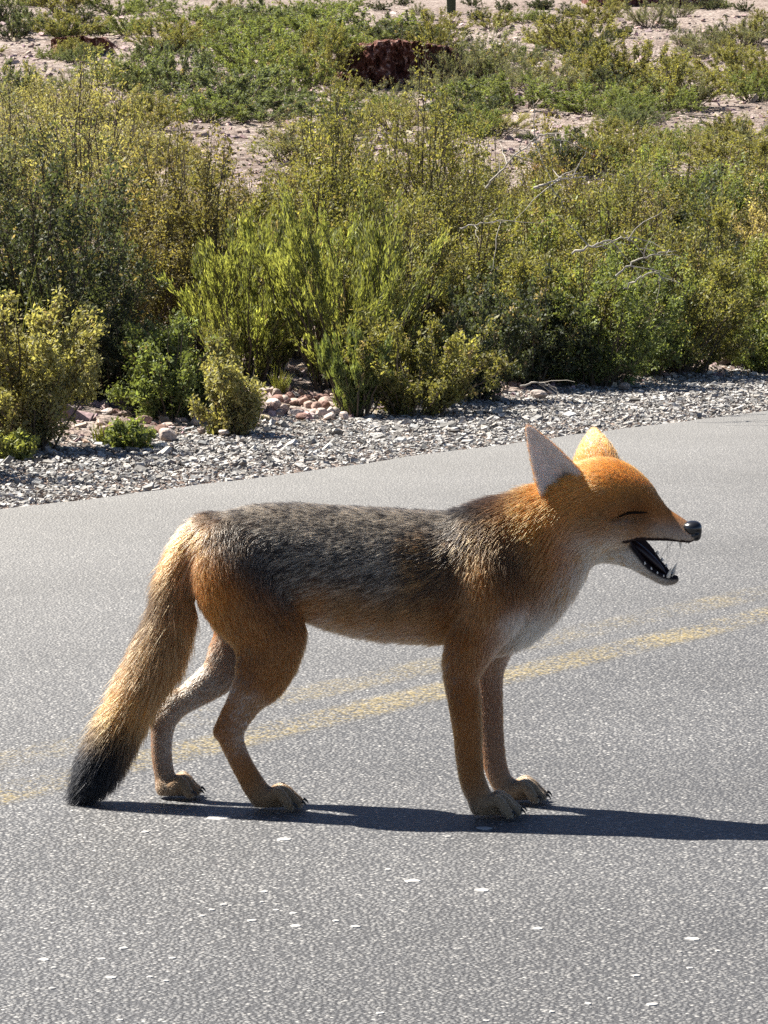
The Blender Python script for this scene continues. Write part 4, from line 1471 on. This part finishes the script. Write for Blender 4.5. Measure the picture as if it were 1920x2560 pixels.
under = (hloc[:, 0] > 112) & (hloc[:, 2] < -92) & (hloc[:, 2] > -140) & (n_h < -0.35) & (pw[:, 6] > 0.5)
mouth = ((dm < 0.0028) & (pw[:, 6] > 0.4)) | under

# colours of the coat (albedo)
K_ = (.020, .018, .018)
G_ = (.54, .45, .34)
O_ = (.80, .30, .042)
OD = (.40, .130, .022)
T_ = (.50, .265, .092)
W_ = (.90, .82, .70)
B_ = (.125, .068, .034)
KT = (.007, .007, .008)
OM = (.56, .205, .032)
TL = (.46, .205, .062)
COAT = {
    'body': [  # px, py, colour, second colour, share of it, hair length mm
        (515, 1305, K_, G_, .5, 20), (560, 1295, K_, G_, .6, 16), (640, 1280, K_, G_, .6, 16), (760, 1280, K_, G_, .58, 16), (900, 1285, K_, G_, .56, 16), (1020, 1290, K_, G_, .55, 17), (1110, 1295, K_, G_, .5, 18), (1160, 1262, K_, K_, .3, 22), (1195, 1255, K_, K_, .3, 26), (1235, 1242, K_, K_, .3, 28), (1275, 1232, K_, K_, .3, 28), (1320, 1218, K_, OD, .3, 26),
        (620, 1350, K_, G_, .5, 16), (700, 1400, K_, G_, .36, 16), (820, 1380, K_, G_, .45, 17), (940, 1390, K_, G_, .45, 17), (1050, 1390, K_, T_, .36, 20), (1120, 1400, K_, T_, .32, 21), (1125, 1440, K_, B_, .4, 24), (1122, 1500, B_, K_, .45, 22), (1290, 1440, B_, K_, .4, 26), (1320, 1500, OD, B_, .5, 24),  # dark points behind and before the shoulder paint in its crease shade
        (760, 1460, K_, G_, .42, 16), (850, 1460, K_, G_, .45, 17), (960, 1465, K_, G_, .45, 18), (1060, 1470, K_, T_, .40, 20), (870, 1505, B_, T_, .45, 20), (970, 1515, B_, T_, .45, 20), (1070, 1520, B_, T_, .45, 20), (1120, 1540, OD, B_, .4, 24),
        (800, 1520, OD, T_, .5, 20), (870, 1550, T_, OD, .4, 22), (960, 1565, T_, OD, .4, 23), (1060, 1572, T_, OD, .45, 22), (840, 1590, W_, T_, .4, 28), (940, 1610, W_, T_, .4, 28), (1050, 1615, T_, W_, .4, 26), (760, 1560, OD, T_, .5, 20),
        (1180, 1360, K_, TL, .35, 24), (1210, 1335, K_, TL, .40, 25), (1245, 1320, B_, TL, .40, 26), (1290, 1290, OD, B_, .4, 28), (1265, 1275, K_, OD, .45, 27), (1260, 1400, B_, K_, .4, 30), (1200, 1430, T_, OD, .5, 26), (1180, 1500, T_, OD, .5, 22), (1150, 1560, OD, T_, .5, 20), (1230, 1520, OD, T_, .45, 20), (1290, 1470, OD, B_, .4, 26), (1240, 1600, OD, T_, .45, 16), (1290, 1420, B_, T_, .35, 30), (1330, 1370, B_, T_, .35, 34),
        (1370, 1250, O_, O_, .25, 28), (1345, 1285, O_, T_, .3, 28), (1390, 1315, O_, T_, .35, 28), (1320, 1270, O_, B_, .35, 28), (1420, 1300, T_, O_, .5, 28), (1380, 1360, OD, T_, .5, 34), (1350, 1430, OD, T_, .5, 32), (1420, 1390, OD, O_, .4, 32), (1390, 1440, T_, OD, .5, 32), (1440, 1430, W_, T_, .15, 28), (1470, 1400, W_, T_, .1, 26), (1405, 1480, W_, T_, .2, 28), (1340, 1490, T_, OD, .4, 30), (1350, 1540, W_, W_, .2, 24), (1320, 1550, W_, W_, .2, 22), (1300, 1580, W_, W_, .2, 20), (1275, 1615, W_, T_, .2, 16),
    ],
    'thigh': [
        (500, 1340, OM, OD, .4, 20), (545, 1320, K_, G_, .45, 18), (540, 1355, K_, G_, .4, 18), (490, 1400, OM, O_, .3, 22), (485, 1460, OM, O_, .3, 22), (510, 1520, O_, OD, .4, 20), (530, 1410, OD, O_, .4, 22), (570, 1370, B_, G_, .35, 22), (560, 1460, OD, O_, .35, 20), (600, 1420, B_, K_, .4, 22), (660, 1430, K_, B_, .5, 22), (640, 1490, B_, OD, .5, 20), (720, 1500, B_, K_, .4, 20), (600, 1540, OD, T_, .4, 18), (700, 1560, OD, B_, .4, 18), (760, 1560, OD, B_, .4, 18), (640, 1610, OD, T_, .4, 14), (730, 1620, T_, OD, .5, 14), (600, 1680, OD, B_, .4, 12), (680, 1690, T_, OD, .5, 12),
    ],
    'fore': [(1120, 1640, OD, B_, .3, 12), (1190, 1640, OD, TL, .5, 12), (1120, 1740, OD, B_, .35, 8), (1195, 1740, OD, TL, .4, 8), (1150, 1850, OD, TL, .4, 7), (1200, 1880, TL, OD, .5, 7), (1160, 1960, TL, OD, .4, 7), (1215, 1980, TL, OD, .4, 6), (1270, 1700, OD, TL, .5, 8), (1270, 1900, TL, OD, .5, 7)],
    'hind': [(600, 1660, OD, B_, .4, 11), (690, 1690, TL, OD, .5, 11), (560, 1790, OD, TL, .4, 8), (620, 1790, TL, W_, .3, 8), (550, 1850, OD, TL, .4, 7), (610, 1850, TL, W_, .4, 7), (580, 1920, OD, TL, .5, 7), (640, 1930, TL, OD, .4, 6), (380, 1820, OD, TL, .4, 7), (430, 1830, TL, W_, .5, 7), (385, 1930, OD, TL, .5, 6), (430, 1940, TL, W_, .3, 6), (470, 1740, TL, W_, .5, 9), (540, 1690, TL, W_, .5, 10)],
    'paw': [(1230, 2010, (.40, .27, .15), (.55, .42, .28), .4, 5), (690, 2000, (.38, .235, .12), (.48, .33, .19), .4, 5)],
    'tail': [(530, 1300, K_, G_, .6, 16), (500, 1320, B_, T_, .5, 20), (470, 1370, O_, T_, .5, 28), (420, 1420, T_, O_, .4, 44), (402, 1455, K_, K_, .3, 40), (388, 1495, K_, K_, .3, 44), (440, 1480, TL, T_, .4, 42), (470, 1540, T_, OD, .4, 46), (410, 1590, T_, K_, .25, 52), (450, 1640, T_, OD, .4, 52), (360, 1660, T_, K_, .18, 54), (340, 1740, T_, O_, .3, 54), (325, 1755, T_, O_, .3, 50), (310, 1790, T_, K_, .4, 48), (292, 1812, KT, KT, .3, 48), (320, 1825, KT, KT, .3, 48), (262, 1880, KT, KT, .5, 46), (240, 1930, KT, KT, .5, 44), (205, 1980, KT, KT, .5, 38)],
    'head': [
        (1540, 1165, O_, T_, .25, 12), (1480, 1170, O_, T_, .3, 16), (1440, 1180, O_, T_, .4, 20), (1600, 1195, O_, T_, .4, 9), (1520, 1215, O_, T_, .5, 12), (1570, 1225, O_, T_, .5, 9), (1630, 1240, OD, O_, .5, 7), (1640, 1265, OD, T_, .4, 6), (1600, 1270, B_, K_, .4, 4), (1580, 1258, B_, OD, .5, 5), (1560, 1262, B_, OD, .5, 6), (1530, 1268, OD, B_, .5, 7), (1585, 1285, OD, B_, .4, 6), (1615, 1290, OD, B_, .4, 5), (1560, 1240, O_, T_, .5, 8), (1540, 1250, O_, T_, .5, 9), (1540, 1295, T_, OD, .4, 10), (1490, 1290, T_, OD, .35, 18), (1450, 1290, T_, O_, .5, 25), (1500, 1330, T_, OD, .25, 20), (1440, 1340, T_, W_, .4, 26), (1590, 1300, OD, T_, .5, 7), (1560, 1335, T_, W_, .4, 8), (1610, 1325, T_, OD, .4, 6),
        (1530, 1370, W_, T_, .25, 12), (1480, 1375, W_, T_, .15, 22), (1440, 1385, W_, T_, .35, 24), (1560, 1395, W_, T_, .1, 9), (1500, 1420, W_, T_, .15, 18), (1600, 1420, W_, T_, .15, 7), (1650, 1450, W_, B_, .3, 6), (1680, 1440, B_, W_, .3, 5),
        (1655, 1300, OD, O_, .4, 5), (1680, 1290, OD, O_, .5, 4), (1700, 1312, OD, B_, .4, 4), (1660, 1335, T_, W_, .5, 5), (1685, 1342, W_, T_, .2, 5), (1640, 1338, T_, W_, .5, 5), (1705, 1350, W_, T_, .2, 4), (1660, 1350, W_, T_, .2, 5),
    ],
}


def coat_lookup(pos, pwt, hl):
    """side-on coat map: (colour A, colour B, share of B, hair length) for each point"""
    n = len(pos)
    px, py = project(pos)
    ck = vnoise(pos * 45, 2) * 9
    ck2 = vnoise(pos * 45 + 7.3, 9) * 9
    out = np.zeros((n, 8))
    for j, part in enumerate(parts):
        w = pwt[:, j]
        s = np.nonzero(w > 0.02)[0]
        if not len(s):
            continue
        if part == 'head':
            mir = HO + (hl[s, 0:1] * AK * H_F - np.abs(hl[s, 1:2]) * H_L + (hl[s, 2:3] + 0.055 * hl[s, 0:1]) * H_U) / SC     # both sides alike
            qx, qy = project(mir)
            qx, qy = qx + ck[s] * 0.6, qy + ck2[s] * 0.6
            sig = 24.0
        else:
            qx, qy, sig = px[s] + ck[s], py[s] + ck2[s], 30.0
        tab = np.array([[*r[2], *r[3], r[4], r[5]] for r in COAT[part]])
        cx = np.array([[r[0], r[1]] for r in COAT[part]], float)
        d2 = (qx[:, None] - cx[None, :, 0]) ** 2 + (qy[:, None] - cx[None, :, 1]) ** 2
        ww = np.exp(-d2 / (2 * sig ** 2)) + 1e-3 / (1 + d2 / sig ** 2) ** 2
        ww /= ww.sum(1, keepdims=True)
        out[s] += w[s, None] * (ww @ tab)
    return out


cinfo = coat_lookup(FV, pw, hloc)
# inner faces of the legs are pale
ycen = np.interp(project(FV)[0], YR[:, 0], YR[:, 1])
medial = np.clip(FN[:, 1] * np.sign(ycen - FV[:, 1]), 0, 1) * smoothstep(0.34, 0.24, FV[:, 2]) * np.clip(pw[:, 1] * 0.6 + pw[:, 3] + pw[:, 2], 0, 1)
cinfo[:, 0:3] += (np.array([.50, .42, .33]) - cinfo[:, 0:3]) * (0.4 * medial)[:, None]
cinfo[:, 3:6] += (np.array(W_) - cinfo[:, 3:6]) * (0.35 * medial)[:, None]
skin = cinfo[:, 0:3] * (1 - cinfo[:, 6:7]) + cinfo[:, 3:6] * cinfo[:, 6:7]
skin = skin * 0.62
lip = smoothstep(0.008, 0.0045, dm) * (pw[:, 6] > 0.4) * (hloc[:, 0] > 95) * smoothstep(0, -10, hloc[:, 2] - (-114 - 0.3 * (hloc[:, 0] - 110)))
skin = skin * (1 - lip[:, None]) + np.array([.012, .010, .011]) * lip[:, None]
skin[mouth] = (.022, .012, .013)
flen = cinfo[:, 7] / 1000.0
flen[mouth] = 0
flen = flen * (1 - lip)
# no hair on the nose pad and under the soles
flen[(hloc[:, 0] > 278) & (pw[:, 6] > .5)] = 0
flen[FV[:, 2] < 0.006] *= 0.3

AV, AF, AN, Aflow, Alen, Askin = [FV], [FF], [FN], [flow], [flen], [skin]
Ac1, Ac2, Ash = [cinfo[:, 0:3]], [cinfo[:, 3:6]], [cinfo[:, 6]]
base_n = NV0
HOLE_SHADE_U = 0.25
for kx, (ev, ef, inn, ss, uu, ax) in enumerate(ears):
    en = vnormals(ev, ef)
    AV.append(ev)
    AF.append(ef + base_n)
    AN.append(en)
    Aflow.append(ax)
    rim = smoothstep(0.86, 0.98, np.abs(uu))
    inner = (inn > 0.5)
    hole_shade = np.exp(-(((ss - 0.25) / 0.09) ** 2 + ((uu - HOLE_SHADE_U) / 0.32) ** 2)) * inner  # darkness of the ear canal painted into the colour; no opening is modelled
    c1 = np.where(inner[:, None], np.array([[.96, .93, .89]]), np.array([O_]))
    c2 = np.where(inner[:, None], np.array([[.92, .86, .80]]), np.array([T_]))
    c1 = c1 * (1 - rim[:, None] * 0.9) + np.array(O_) * rim[:, None] * 0.9
    tipd = smoothstep(0.9, 1.0, ss) * 0.5
    c1 = c1 * (1 - tipd[:, None]) + np.array(OD) * tipd[:, None]
    c1 = c1 * (1 - 0.92 * hole_shade[:, None])
    c2 = c2 * (1 - 0.92 * hole_shade[:, None])
    Ac1.append(c1)
    Ac2.append(c2)
    Ash.append(np.full(len(ev), .35))
    L = np.where(inner, 0.011 + 0.012 * (1 - ss) - 0.012 * hole_shade, 0.006 + 0.006 * (1 - ss))
    L = np.where(np.abs(uu) > 0.9, np.maximum(L, 0.008), L)
    Alen.append(L)
    Askin.append(np.where(inner[:, None], np.array([[.85, .72, .64]]) * (1 - 0.9 * hole_shade[:, None]), np.array([[.70, .52, .40]])))
    base_n += len(ev)
AV, AF, AN, Aflow, Alen, Askin = np.vstack(AV), np.vstack(AF), np.vstack(AN), np.vstack(Aflow), np.concatenate(Alen), np.vstack(Askin)
Ac1, Ac2, Ash = np.vstack(Ac1), np.vstack(Ac2), np.concatenate(Ash)


def skin_mat():
    m, nodes, links, out = new_mat('fox_skin')
    a = nodes.new('ShaderNodeAttribute')
    a.attribute_name = 'tint'
    g = nodes.new('ShaderNodeNewGeometry')
    n = nodes.new('ShaderNodeTexNoise')
    n.inputs['Scale'].default_value = 500
    n.inputs['Detail'].default_value = 3
    links.new(g.outputs['Position'], n.inputs['Vector'])
    r = ramp(nodes, [(0.3, grey(0.55)), (0.7, grey(1.35))])
    links.new(n.outputs[0], r.inputs[0])
    c = mixc(nodes, links, 1.0, a.outputs['Color'], r.outputs[0], 'MULTIPLY')
    b = nodes.new('ShaderNodeBsdfPrincipled')
    b.inputs['Roughness'].default_value = 0.75
    b.inputs['Specular IOR Level'].default_value = 0.2
    links.new(c, b.inputs['Base Color'])
    tr = nodes.new('ShaderNodeBsdfTranslucent')          # thin ears let the sun through
    links.new(c, tr.inputs['Color'])
    mx = nodes.new('ShaderNodeMixShader')
    mx.inputs[0].default_value = 0.15
    links.new(b.outputs[0], mx.inputs[1])
    links.new(tr.outputs[0], mx.inputs[2])
    links.new(mx.outputs[0], out.inputs[0])
    return m


def fur_mat():
    m, nodes, links, out = new_mat('fox_fur')
    a = nodes.new('ShaderNodeAttribute')
    a.attribute_name = 'coat'
    h = nodes.new('ShaderNodeBsdfHairPrincipled')
    h.parametrization = 'COLOR'
    links.new(a.outputs['Color'], h.inputs['Color'])
    h.inputs['Roughness'].default_value = 0.38
    h.inputs['Radial Roughness'].default_value = 0.55
    h.inputs['Coat'].default_value = 0.0
    h.inputs['Random Roughness'].default_value = 0.2
    d = nodes.new('ShaderNodeBsdfDiffuse')
    links.new(a.outputs['Color'], d.inputs['Color'])
    mx = nodes.new('ShaderNodeMixShader')
    mx.inputs[0].default_value = 0.45
    links.new(h.outputs[0], mx.inputs[1])
    links.new(d.outputs[0], mx.inputs[2])
    links.new(mx.outputs[0], out.inputs[0])
    return m


fox = empty('fox', (0.0, 5.40, 0.0))
tag(fox, 'orange and grey fox standing on the road with its mouth wide open', 'fox')
OFF = np.array([0.0, 5.40, 0.0])
body_mesh = mesh_np('fox_body', AV - OFF, AF, True, Askin)
obj('body', body_mesh, fox, skin_mat())


def grow_fur(N):
    rng = np.random.default_rng(5)
    tri = np.vstack([AF[:, [0, 1, 2]], AF[:, [0, 2, 3]]])
    A = 0.5 * np.linalg.norm(np.cross(AV[tri[:, 1]] - AV[tri[:, 0]], AV[tri[:, 2]] - AV[tri[:, 0]]), axis=1)
    tl = Alen[tri].mean(1)
    dens = np.where(tl > 0.0012, np.clip(0.0145 / np.maximum(tl, 0.004), 0.75, 2.6), 0)
    w = A * dens
    cw = np.cumsum(w)
    t = tri[np.searchsorted(cw, rng.random(N) * cw[-1])]
    r1, r2 = np.sqrt(rng.random(N)), rng.random(N)
    bc = np.stack([1 - r1, r1 * (1 - r2), r1 * r2], 1)

    def itp(arr):
        return np.einsum('nk,nk...->n...', bc, arr[t])
    P = itp(AV)
    n = nrm(itp(AN))
    f = itp(Aflow)
    f = nrm(f - n * np.sum(f * n, 1, keepdims=True))
    L = itp(Alen) * 0.82 * rng.lognormal(0, 0.18, N)
    # clumps: neighbouring hairs lean together
    cl = np.stack([vnoise(P * 95, 31), vnoise(P * 95, 32), vnoise(P * 95, 33)], 1) * 0.14 + np.stack([vnoise(P * 28, 34), vnoise(P * 28, 35), vnoise(P * 28, 36)], 1) * 0.12
    d0 = f + cl + rng.normal(0, 0.13, (N, 3))
    d0 = nrm(d0 - n * np.sum(d0 * n, 1, keepdims=True))
    lift = np.clip(0.50 + rng.normal(0, 0.12, N), 0.15, 0.9)
    k = 4
    pos = np.zeros((N, k, 3))
    pos[:, 0] = P - n * 0.0012
    cur = nrm(d0 + n * lift[:, None])
    down = np.array([0, 0, -1.0])
    for j in range(1, k):
        pos[:, j] = pos[:, j - 1] + cur * (L / (k - 1))[:, None]
        cur = nrm(cur - n * (0.20 * lift)[:, None] + down * 0.05 + rng.normal(0, 0.035, (N, 3)))
    pos[:, :, 2] = np.maximum(pos[:, :, 2], 0.0015)
    c1, c2, sh = itp(Ac1), itp(Ac2), itp(Ash)
    pick = rng.random(N) + 0.50 * vnoise(P * np.array([150, 220, 240]), 41) + 0.18 * vnoise(P * 55, 42)
    pick = np.clip(pick, 0, 1)
    m = smoothstep(-0.12, 0.12, sh - pick)[:, None]
    c = c1 * (1 - m) + c2 * m
    c = c * rng.lognormal(0, 0.20, (N, 1))
    c = np.clip(c, 0.004, 0.92)
    rad = np.zeros((N, k))
    r0 = np.clip(0.00017 + 0.0000040 * (L * 1000), 0.00018, 0.00034) * rng.uniform(0.75, 1.25, N)
    rad[:] = r0[:, None] * np.array([1.0, 0.95, 0.72, 0.12])[None]
    hc = bpy.data.hair_curves.new('fur')
    hc.add_curves([k] * N)
    hc.attributes['position'].data.foreach_set('vector', (pos - OFF).astype(np.float32).ravel())
    ra = hc.attributes.get('radius') or hc.attributes.new('radius', 'FLOAT', 'POINT')
    ra.data.foreach_set('value', rad.astype(np.float32).ravel())
    ca = hc.attributes.new('coat', 'FLOAT_COLOR', 'CURVE')
    cc = np.ones((N, 4), np.float32)
    cc[:, :3] = c
    ca.data.foreach_set('color', cc.ravel())
    o = bpy.data.objects.new('fur', hc)
    COL.objects.link(o)
    hc.materials.append(fur_mat())
    o.parent = fox
    o['kind'] = 'stuff'
    return o


grow_fur(330000)


# nose, teeth, claws, eyelid, whiskers, tongue
def blob(fun, lo_, hi_, h):
    n = np.ceil((np.array(hi_) - np.array(lo_)) / h).astype(int) + 1
    g = np.stack(np.meshgrid(*[lo_[i] + h * np.arange(n[i]) for i in range(3)], indexing='ij'), -1).reshape(-1, 3)
    f = fun(g).reshape(n).astype(np.float32)
    return surface_nets(f, np.array(lo_, float), h)


def hmesh(name, V, F, cols=None):
    """mesh given in head units (photo pixels) -> fox space"""
    W = HO + (V[:, 0:1] * H_F * AK + V[:, 1:2] * H_L + (V[:, 2:3] + 0.055 * V[:, 0:1]) * H_U) / SC - OFF
    return mesh_np(name, W, F, True, cols)


def ell(g, c, r):
    return (np.sqrt((((g - np.array(c)) / np.array(r)) ** 2).sum(1)) - 1) * min(r)


def nose_f(g):
    d = smin(ell(g, (275, 0, -96), (21, 21, 19)), ell(g, (268, 0, -84), (22, 19, 11)), 8)
    d = smin(d, ell(g, (278, 0, -112), (14, 10, 12)), 6)
    for s in (-1, 1):
        d = -smin(-d, ell(g, (293, s * 11, -98), (10, 5.5, 6)), 3)
        d = -smin(-d, ell(g, (280, s * 21, -101), (10, 6, 3.5)), 3)
    return d


nv, nf = blob(nose_f, (235, -32, -135), (305, 32, -65), 1.5)
H_ORIENT = np.dot(np.cross(H_F, H_L), H_U)
if H_ORIENT < 0:
    nf = nf[:, ::-1]
m_nose = simple_mat('wet_black_nose', (.012, .012, .014), 0.22, 0.6)
obj('nose', hmesh('nose', relax(nv, nf, 2), nf), fox, m_nose)


def tube_mesh(pts, rad, sides=6):
    pts = np.asarray(pts, float)
    rad = np.asarray(rad, float)
    n = len(pts)
    T = nrm(np.gradient(pts, axis=0))
    ref = np.array([0.31, 0.22, 0.92])
    U = nrm(np.cross(T, ref))
    W = np.cross(T, U)
    a = np.linspace(0, 2 * np.pi, sides, endpoint=False)
    ring = U[:, None] * np.cos(a)[None, :, None] + W[:, None] * np.sin(a)[None, :, None]
    V = (pts[:, None] + ring * rad[:, None, None]).reshape(-1, 3)
    i = np.arange(n - 1)[:, None] * sides
    j = np.arange(sides)[None]
    F = np.stack([i + j, i + (j + 1) % sides, i + sides + (j + 1) % sides, i + sides + j], -1).reshape(-1, 4)
    return V, F


m_tooth = simple_mat('tooth_enamel', (.74, .68, .58), 0.3, 0.5)
m_claw = simple_mat('dark_claw', (.018, .016, .016), 0.4, 0.5)
m_dark = simple_mat('dark_eyelid', (.016, .011, .009), 0.95, 0.05)
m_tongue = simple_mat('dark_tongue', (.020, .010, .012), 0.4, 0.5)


def tooth(base, tipv, r):
    s = np.linspace(0, 1, 6)[:, None]
    pts = hp(*base) * (1 - s) + hp(*tipv) * s
    bend = (hp(*tipv) - hp(*base))
    V, F = tube_mesh(pts, 0.72 * r / SC * np.array([1, .98, .85, .62, .34, .04]), 7)
    obj('tooth', mesh_np('tooth', V - OFF, F), fox, m_tooth)


for sg in (-1, 1):
    tooth((194, sg * 13, -215), (209, sg * 16, -187), 7)                       # lower canines
    for a, l, h, hh, r in ((184, 20, -209, 9, 4.5), (171, 27, -198, 10, 5), (158, 33, -185, 11, 6), (144, 38, -169, 12, 6.5)):
        tooth((a, sg * l, h - 4), (a + hh * .25, sg * (l - 1), h + hh * .45), r)
    tooth((243, sg * 15, -108), (240, sg * 17, -140), 6.5)                       # upper canines
    for a, l, h, hh, r in ((190, 22, -102, 9, 6), (170, 25, -100, 9, 6)):
        tooth((a, sg * l, h + 6), (a + 1, sg * l, h - hh), r)
for l in (-6, -2, 2, 6):
    tooth((199, l, -218), (208, l, -206), 2.6)
    tooth((260, l * 1.3, -117), (259, l * 1.3, -132), 2.8)

sT = np.linspace(0, 1, 9)
tp = np.array([hp(98 + 84 * s, 0, -132 - 78 * s + 5 * math.sin(math.pi * s)) for s in sT])
Vt, Ft = tube_mesh(tp, np.array([16, 17, 17, 16, 15, 14, 12, 9, 2]) * 0.7 / SC, 10)
obj('tongue', mesh_np('tongue', Vt - OFF, Ft), fox, m_tongue)

cs = np.linspace(0, 1, 5)
for p, f in claws:
    pts = np.array([p + f * 0.008 * s + np.array([0, 0, 0.0015 - 0.0075 * s * s]) for s in cs])
    pts[:, 2] = np.maximum(pts[:, 2], 0.0022)
    V, F = tube_mesh(pts, [0.0024, 0.0022, 0.0018, 0.0012, 0.0003], 6)
    obj('claw', mesh_np('claw', V - OFF, F), fox, m_claw)

hv_ok = pw[:, 6] > 0.6


def on_head(a, l, h, lift=0.0012):
    """nearest skin point in the a/h side view on one side of the head"""
    s = np.nonzero(hv_ok & (np.sign(hloc[:, 1]) == np.sign(l)))[0]
    d = (hloc[s, 0] - a) ** 2 + (hloc[s, 2] - h) ** 2 - 0.2 * np.abs(hloc[s, 1])
    i = s[np.argmin(d)]
    return FV[i] + FN[i] * lift


for sg in (-1, 1):
    arc = [on_head(a, sg * 50, h, 0.0022) for a, h in ((166, -40), (156, -36), (142, -32), (126, -31), (110, -33), (96, -37))]
    arc = catmull(np.array([[*p, 0, 0] for p in arc]), 4)[:, :3]
    rr = np.sin(np.linspace(0.15, 2.95, len(arc))) * 0.0015 + 0.0004
    V, F = tube_mesh(arc, rr, 7)
    obj('eyelid', mesh_np('eyelid', V - OFF, F), fox, m_dark)
    wr = np.random.default_rng(3 + sg)
    for j in range(4):
        b0 = on_head(205 + wr.uniform(0, 42), sg * 20, -104 + wr.uniform(-6, 10), 0.0)
        dv = nrm(H_F * wr.uniform(-0.5, 0.5) + H_L * sg * 1.0 + H_U * wr.uniform(-0.75, 0.1))
        Lw = wr.uniform(0.035, 0.065)
        pts = np.array([b0 + dv * Lw * s + np.array([0, 0, -0.012 * s * s]) for s in np.linspace(0, 1, 5)])
        V, F = tube_mesh(pts, np.array([.00022, .0002, .00016, .00012, .00004]), 4)
        obj('whisker', mesh_np('whisker', V - OFF, F), fox, m_dark)
